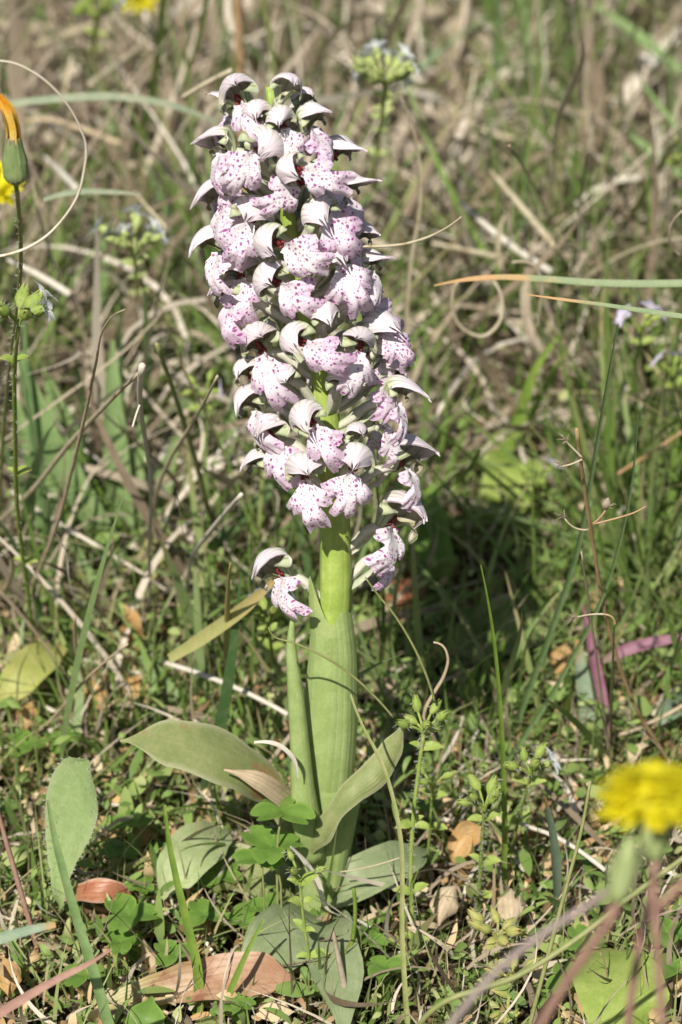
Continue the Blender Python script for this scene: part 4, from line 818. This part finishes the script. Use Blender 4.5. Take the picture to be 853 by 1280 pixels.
# ------------------------------------------------------------------ hairy chickweed with bud heads
def chickweed(label, pts, Y0, w, heads, leafpairs, mat='chick', Y1=None, hairs=140, flowers=0, bud=.36, seed=0, name='chickweed', petal='white', spread=1.0, group='hairy chickweed plants'):
    g = random.Random(seed); P = path(pts, Y0, Y1)
    if Y1 is not None: P.append(V((P[-1].x, P[-1].y+.2, -.3)))
    P = P[::-1]; e = empty(name, P[0]); tag(e, label, 'chickweed', group)
    sc = 1/pxcm(P[-1]); mb = MB(); tube(mb, P, [w*sc*.55, w*sc*.5, w*sc*.42], 7, 22); mb.build('stem', mat, e)
    pc = catmull(P, 40); top = pc[-1]
    hm = MB()
    def hair(c, d):
        if hairs: tube(hm, [c, c+d], [.008, .004], 3)
    for k in range(heads):
        a = 2*PI*k/heads+g.uniform(-.3, .3); t = V((math.cos(a)*.7, math.sin(a)*.5, g.uniform(.25, .8))).normalized(); L = g.uniform(.15, .40)*g.uniform(.6, 1)*spread if spread > 1 else g.uniform(.15, .40)
        b0 = top+t*L*.2; b1 = top+t*(L+.05)+V((0, 0, .05)); pm = MB(); tube(pm, [top-V((0, 0, .08)), b0, b1], [.035, .03, .03], 6, 5); d = (t+V((g.uniform(-.3, .3), 0, g.uniform(-.5, .2)))).normalized()
        B = bud*g.uniform(.8, 1.15)
        blob(pm, b1+d*B*.42, d*B, .115*B/.42, .115*B/.42, n=9, m=10, e=.75)
        bo = pm.build('bud', mat, e)
        sm = MB()
        for q in range(5):
            aa = q*2*PI/5; o1 = d.orthogonal().normalized(); o2 = d.cross(o1); o = o1*math.cos(aa)+o2*math.sin(aa); R = .125*B/.42
            blade(sm, [b1+o*R*.4, b1+d*B*.45+o*R*1.08, b1+d*B*.8+o*R*.8, b1+d*B*1.12+o*R*.5], [.05, R*1.25, R*1.0, .01], hint=o, n=6, cup=-.4)
        sm.build('sepal', mat, bo)
        if k < flowers:
            fm = MB()
            for q in range(5):
                aa = q*2*PI/5+.3; o1 = d.orthogonal().normalized(); o2 = d.cross(o1); o = o1*math.cos(aa)+o2*math.sin(aa)
                blade(fm, [b1+d*B*.8, b1+d*B*1.05+o*.16, b1+d*B*1.1+o*.36], [.05, .20, .22, .06], hint=d, n=6, cup=.2)
            fm.build('petals', petal, bo)
        for q in range(10):
            o = V((g.uniform(-1, 1), g.uniform(-1, 1), g.uniform(-1, 1))).normalized(); hair(b1+d*B*g.uniform(.1, .9)+o*.10*B/.42, o*.13)
    for s in leafpairs:
        i = int(s*40); c = pc[i]; a = g.uniform(-.5, .5)
        for sgn in (-1, 1):
            d = V((math.cos(a)*sgn, math.sin(a)*sgn, g.uniform(.1, .9))).normalized(); L = g.uniform(.28, .52); lm = MB()
            blade(lm, [c, c+d*L*.5+V((0, 0, .04)), c+d*L-V((0, 0, .05))], [L*.15, L*.42, L*.48, L*.34, .02], hint=(-d.x*.5+g.uniform(-.4, .4), -.6, .8), n=8, cup=.3, nv=3)
            lm.build('leaf', mat, e)
    for k in range(hairs):
        i = g.randint(4, 40); o = V((g.uniform(-1, 1), g.uniform(-1, .4), g.uniform(-.3, .3))).normalized(); hair(pc[i], o*.14)
    if hairs: tag(hm.build('stem_hair', 'hair', e), kind='stuff')
    return e
def chickweeds():
    chickweed('hairy chickweed with green buds standing right of the orchid sheath', [(530, 915), (524, 960), (517, 1020), (514, 1078), (520, 1200)], -.8, 6, 7, (.12, .32, .62, .93), seed=1)
    chickweed('hairy chickweed with reddish forked top right of the upright green blade', [(606, 1012), (603, 1050), (601, 1090), (597, 1145)], -1.2, 6, 6, (.2, .5, .9), seed=2)
    chickweed('small chickweed with a white bud beside the yellow flower', [(664, 968), (655, 1000), (645, 1040), (640, 1090)], 0, 4, 5, (.5, .92), seed=3, flowers=1, bud=.34, hairs=60)
    chickweed('low yellow green chickweed clump at the bottom right of the orchid', [(622, 1172), (620, 1200), (612, 1260)], -2.5, 5, 8, (.3, .6, .85, .95), 'chick_yellow', seed=4, bud=.4, hairs=80)
    chickweed('leafy yellowing chickweed nearest the bottom edge', [(640, 1225), (636, 1250), (630, 1300)], -3.5, 5, 4, (.3, .7, .9), 'chick_yellow', seed=5, bud=.35, hairs=60)
    chickweed('small chickweed sprig with fresh leaves by the hairy chickweed stem', [(541, 985), (538, 1030), (533, 1110)], .2, 4, 3, (.3, .6, .9), seed=6, bud=.3, hairs=30)
    chickweed('slender weed with tiny paired leaves in front of the orchid foot', [(375, 1098), (378, 1135), (384, 1180), (400, 1260)], -2.8, 4, 3, (.2, .4, .6, .8, .95), seed=7, bud=.28, hairs=30)
    chickweed('tall hairy chickweed with white flowers under the closed orange bud', [(24, 405), (20, 436), (19, 540), (22, 640), (36, 750), (46, 850)], -.5, 7, 7, (.35, .62, .9), seed=8, flowers=2, bud=.5)
    chickweed('blurred white flowered chickweed at the top right of the spike', [(482, 108), (476, 160), (466, 230), (462, 300)], 20, 7, 20, (.55, .7, .8, .87, .93), 'chick_pale', seed=9, flowers=10, bud=.42, hairs=0, spread=2.2)
    chickweed('blurred pale chickweed heads left of the spike', [(168, 318), (172, 360), (176, 420)], 16, 6, 18, (.5, .7, .85, .93), 'chick_pale', seed=10, flowers=10, bud=.36, hairs=0, spread=2.2)
    chickweed('blurred white flowers low in the left background', [(120, 22), (118, 60), (112, 130)], 36, 8, 14, (.6, .8), seed=11, flowers=5, bud=.36, hairs=0, spread=2.2)
    chickweed('white flowers cut by the right edge of the view', [(858, 212), (856, 250), (854, 300)], 30, 6, 5, (.6,), seed=12, flowers=3, bud=.5, hairs=0)
    chickweed('blue green sprig with pale lilac flowers under the lower left flower', [(335, 775), (338, 800), (345, 850)], 4.0, 5, 6, (.5, .8, .95), 'chick', seed=13, flowers=3, bud=.4, hairs=0, petal='lilac')
    for k, (x, y, lab) in enumerate(((800, 408, 'blurred lilac flower under the level blades on the right'), (842, 462, 'blurred lilac flower touching the right edge'), (255, 490, 'blurred lilac flower left of the spike beside the dry straw'), (672, 600, 'blurred pale flower left of the brown seed stem'))):
        chickweed(lab, [(x, y+6), (x+2, y+40), (x, y+90)], 15, 4, 5, (.4, .8), seed=20+k, flowers=(4, 3, 1, 1)[k], bud=.30, hairs=0, petal='lilac', name='lilac_flower', group='small lilac flowers')

# ------------------------------------------------------------------ yellow composites
def straps(mb, c, ax, n, L, w, tilt0, tilt1, r0, g, hang=.1):
    ax = V(ax).normalized(); o1 = ax.orthogonal().normalized(); o2 = ax.cross(o1)
    for k in range(n):
        a = g.uniform(0, 2*PI); o = o1*math.cos(a)+o2*math.sin(a); t = g.uniform(tilt0, tilt1); d = o*math.cos(t)+ax*math.sin(t); l = L*g.uniform(.8, 1.1)
        p0 = c+o*r0
        blade(mb, [p0, p0+d*l*.5+ax*.03, p0+d*l-ax*hang*l], [w*.5, w, w, w*.8], hint=ax, n=5, cup=.25, nv=1, r=g.random())
def composites():
    g = random.Random(5)
    # closed bud on the left
    top = at(20, 228, -1.0)
    P = path([(20, 228), (25, 281), (26, 334), (21, 387), (14, 440), (5, 530), (1, 600), (-6, 720)], -1.0)[::-1]
    e = empty('closed_hawkbit', P[0]); tag(e, 'closed green flower bud with withered orange petals on a thin stem at the left edge', 'flower bud')
    mb = MB(); tube(mb, P, [.06, .05, .045, .05], 8, 40, r=.5); mb.build('stem', 'olive', e)
    mb = MB(); up = [at(20, 230, -1.0), at(20, 222, -1.0), at(19, 208, -1.0), at(18, 190, -1.0), at(17, 172, -1.0)]
    tube(mb, up, [.05, .22, .23, .18, .14], 40, 14, ridge=10, ramp=.10); mb.build('involucre', 'invol_dark', e)
    for k in range(13):
        a = 2*PI*k/13; o = V((math.cos(a), math.sin(a), 0)); bm_ = MB()
        blade(bm_, [up[0]+o*.10, up[1]+o*.235, up[2]+o*.245, up[3]+o*.195, up[4]+o*.155], [.04, .12, .13, .10, .03], hint=o, n=10, cup=-.25)
        bm_.build('bract', 'invol_dark', e)
    hm = MB()
    for k in range(160):
        q = P[0].lerp(P[-1], 0) if k < 0 else catmull(P, 60)[g.randint(25, 60)]; o = V((g.uniform(-1, 1), g.uniform(-1, .3), g.uniform(-.3, .3))).normalized(); tube(hm, [q, q+o*.13], [.006, .003], 3)
    tag(hm.build('stem_hair', 'hair', e), kind='stuff')
    for k in range(22):
        a = 2*PI*k/22*2.3; o = V((math.cos(a), math.sin(a), 0)); pm = MB(); q = g.uniform(.86, 1.05); rr = .06+.08*(k % 2)
        tip = at(0+g.uniform(-4, 6), 122+g.uniform(-4, 14), -1.0)
        blade(pm, [up[4]+o*rr-V((0, 0, .1)), at(15, 152, -1.0)+o*rr*.85, at(10, 138, -1.0)+o*rr*.9, tip+o*.06], [.08, .10, .10, .05], hint=o, n=8, cup=.3)
        pm.build('petal', 'orange', e)
    # blurred yellow flower behind the bud
    c = at(-9, 242, 18); st = path([(-9, 250), (-6, 330), (-8, 400)], 18)[::-1]
    e = empty('yellow_flower', st[0]); tag(e, 'blurred yellow flower behind the closed bud at the left edge', 'flower')
    mb = MB(); tube(mb, st, [.07, .06], 7, 12); mb.build('stem', 'olive', e)
    mb = MB(); straps(mb, c, (.1, -.5, .85), 70, .85, .2, .05, 1.2, .08, g); mb.build('florets', 'yellow', e)
    for x, y, lab in ((176, 4, 'blurred yellow flower touching the top edge'),):
        c = at(x, y-6, 50); st = path([(x, y-4), (x+2, y+30), (x, y+60)], 50)[::-1]
        e = empty('yellow_flower', st[0]); tag(e, lab, 'flower')
        mb = MB(); tube(mb, st, [.07, .06], 7, 12); mb.build('stem', 'olive', e)
        mb = MB(); straps(mb, c, (.1, -.5, .85), 60, .8, .2, .05, 1.2, .08, g); mb.build('florets', 'yellow', e)
    # near yellow flower, lower right
    Z = 39.0
    c = atz(817, 1006, Z); b = atz(819, 1062, Z); ax = (c-b).normalized()
    foot = atz(829, 1290, Z+1.0); ground = V((foot.x+.2, foot.y+1, -.3))
    e = empty('yellow_flower', ground); e0 = e; tag(e, 'large blurred yellow flower on a dark stem close to the camera at lower right', 'flower')
    mb = MB(); tube(mb, [ground, foot, atz(822, 1187, Z+.5), atz(817, 1090, Z), b], [.075, .065, .058, .055, .07], 9, 30); mb.build('stem', 'pinkstem', e)
    mb = MB(); tube(mb, [b-ax*.15, b+ax*.05, b+ax*.3, c-ax*.02], [.08, .18, .24, .24], 24, 12, ridge=10, ramp=.06); mb.build('involucre', 'invol', e)
    mb = MB(); axf = (ax+V((0, -.10, .12))).normalized()
    straps(mb, c+ax*.00, axf, 120, .72, .14, -.22, .2, .12, g, .04); straps(mb, c+ax*.10, axf, 130, .70, .13, .1, .45, .11, g, .06); straps(mb, c+ax*.22, axf, 130, .60, .13, .2, .6, .07, g, .10); straps(mb, c+ax*.32, axf, 110, .42, .12, .2, .7, .04, g, .14)
    blob(mb, c+axf*.12, axf*.66, .60, .60, n=10, m=20, e=.45)
    mb.build('florets', 'yellow', e)
    # its side shoot with a young bud
    b2 = atz(778, 1092, Z-1); mb = MB()
    foot = atz(668, 1295, Z+1); gr = V((foot.x-2.5, foot.y+2.5, -.3))
    e = empty('budding_stem', gr); tag(e, 'blurred pink brown stem with a green bud below the large yellow flower', 'flower bud')
    tube(mb, [gr, foot, atz(722, 1206, Z), atz(768, 1140, Z-.7), atz(778, 1110, Z-1)], [.075, .07, .066, .07, .085], 9, 26); mb.build('stem', 'pinkstem', e)
    mb = MB(); tube(mb, [atz(772, 1128, Z-1), atz(776, 1108, Z-1), atz(784, 1075, Z-1), atz(790, 1045, Z-1)], [.07, .15, .18, .14, .06], 24, 12, ridge=9, ramp=.12); mb.build('involucre', 'invol', e)
    for k in range(9):
        a = k*2*PI/9; o = RT*math.cos(a)+FW*math.sin(a); bm_ = MB()
        blade(bm_, [atz(772, 1122, Z-1)+o*.12, atz(779, 1088, Z-1)+o*.21, atz(788, 1050+g.uniform(-22, 14), Z-1)+o*g.uniform(.2, .42)], [.06, .13, .03], hint=o, n=8, cup=-.3); bm_.build('bract', 'invol', e)
    mb = MB(); tube(mb, [atz(818, 1142, Z+.35), atz(845, 1112, Z+.2), atz(875, 1086, Z)], [.07, .06, .055], 8, 12); mb.build('branch', 'pinkstem', e0)
    for lab, pp, wd, mt in (('blurred grey purple stem slanting from the green bud to the lower edge', [atz(768, 1108, Z+1.2), atz(742, 1127, Z+1.2), atz(690, 1160, Z+1.2), atz(628, 1207, Z+1.2), atz(560, 1285, Z+1.2)], .145, 'greypurple'),
                            ('hairy olive stem slanting behind the blurred pink stem at lower right', [atz(875, 1058, 53), atz(787, 1122, 53), atz(715, 1178, 53), atz(643, 1222, 53), atz(560, 1250, 53)], .12, 'olive'),
                            ('short blurred brown stem rising right of the yellow flower head', [atz(862, 1004, Z+2), atz(842, 1030, Z+2), atz(826, 1065, Z+2), atz(815, 1110, Z+2)], .14, 'pinkstem')):
        d = pp[-1]-pp[-2]; end = V((pp[-1].x+d.x*1.5, pp[-1].y+2, -.3)); pp = pp+[pp[-1].lerp(end, .5), end]
        mb = MB(); tube(mb, pp[::-1], [wd*.5, wd*.5, wd*.42], 8, 40)
        tag(mb.build('weed_stem', mt, base=pp[-1]), lab, 'stem')

# ------------------------------------------------------------------ brown seed stem on the right, pebble
def seedstem():
    P = path([(721, 536), (731, 612), (742, 682), (758, 772), (774, 830), (797, 889), (830, 942), (848, 975)], -.5)[::-1]
    e = empty('withered_weed', P[0]); tag(e, 'upright brown dead stem with dry wispy seed husks on short twigs at right', 'dead stem')
    mb = MB(); tube(mb, P, [.055, .05, .045, .04], 8, 40); mb.build('stem', 'brownstem', e)
    g = random.Random(2); Y = -.3
    for pts, kind in (([(728, 572), (718, 562), (708, 552)], 0), ([(728, 574), (715, 580), (702, 583)], 0), ([(741, 655), (752, 645), (758, 636)], 1), ([(736, 662), (722, 661), (706, 648)], 0), ([(742, 655), (770, 648), (795, 640), (808, 633)], 2),
                      ([(757, 768), (740, 768), (720, 772)], 0), ([(757, 768), (766, 772), (769, 782)], 2)):
        q = [at(x, y, Y) for x, y in pts]; mb = MB(); tube(mb, q, [.025, .02], 6, 8); tw = mb.build('twig', 'brownstem' if kind != 0 else 'straw', e)
        if kind < 2:
            hm = MB()
            if kind == 1: blob(hm, q[-1]+V((0, 0, .12)), V((.08, 0, .32)), .12, .1)
            for k in range(12):
                d = V((q[-1]-q[0])).normalized()*.09+V((g.uniform(-.13, .13), g.uniform(-.13, .13), g.uniform(-.10, .15))); tube(hm, [q[-1]-d*.2, q[-1]+d*.6+V((0, 0, .03)), q[-1]+d*1.2], [.008, .012, .004], 4, 4)
            hm.build('husk', 'greyweed', tw)
    # dry stem twin beside it
    stalk('dry_stalk', 'thin straw standing just left of the brown seed stem', 'dry stalk', [(727, 690), (737, 760), (748, 840), (760, 930), (764, 975)], .3, [2, 3.5, 4], 'straw_brown', group=GD)
    stalk('dry_stalk', 'thin green and brown stalk between the purple blade and the seed stem', 'dry stalk', [(768, 775), (766, 840), (764, 900), (766, 950)], .5, [2, 4, 4], 'olive', group=GD)
    c = gnd(815, 77, 4); mb = MB(); pts = []
    blob(mb, c, V((1.15, .1, .1)), .38, .42, n=10, m=12, e=.6); tag(mb.build('pebble', 'pebble', base=c), 'small white rounded pebble resting on the grass at upper right', 'pebble')

ground(); masses(); orchid(); stalks(); leaves(); clovers(); chickweeds(); composites(); seedstem()
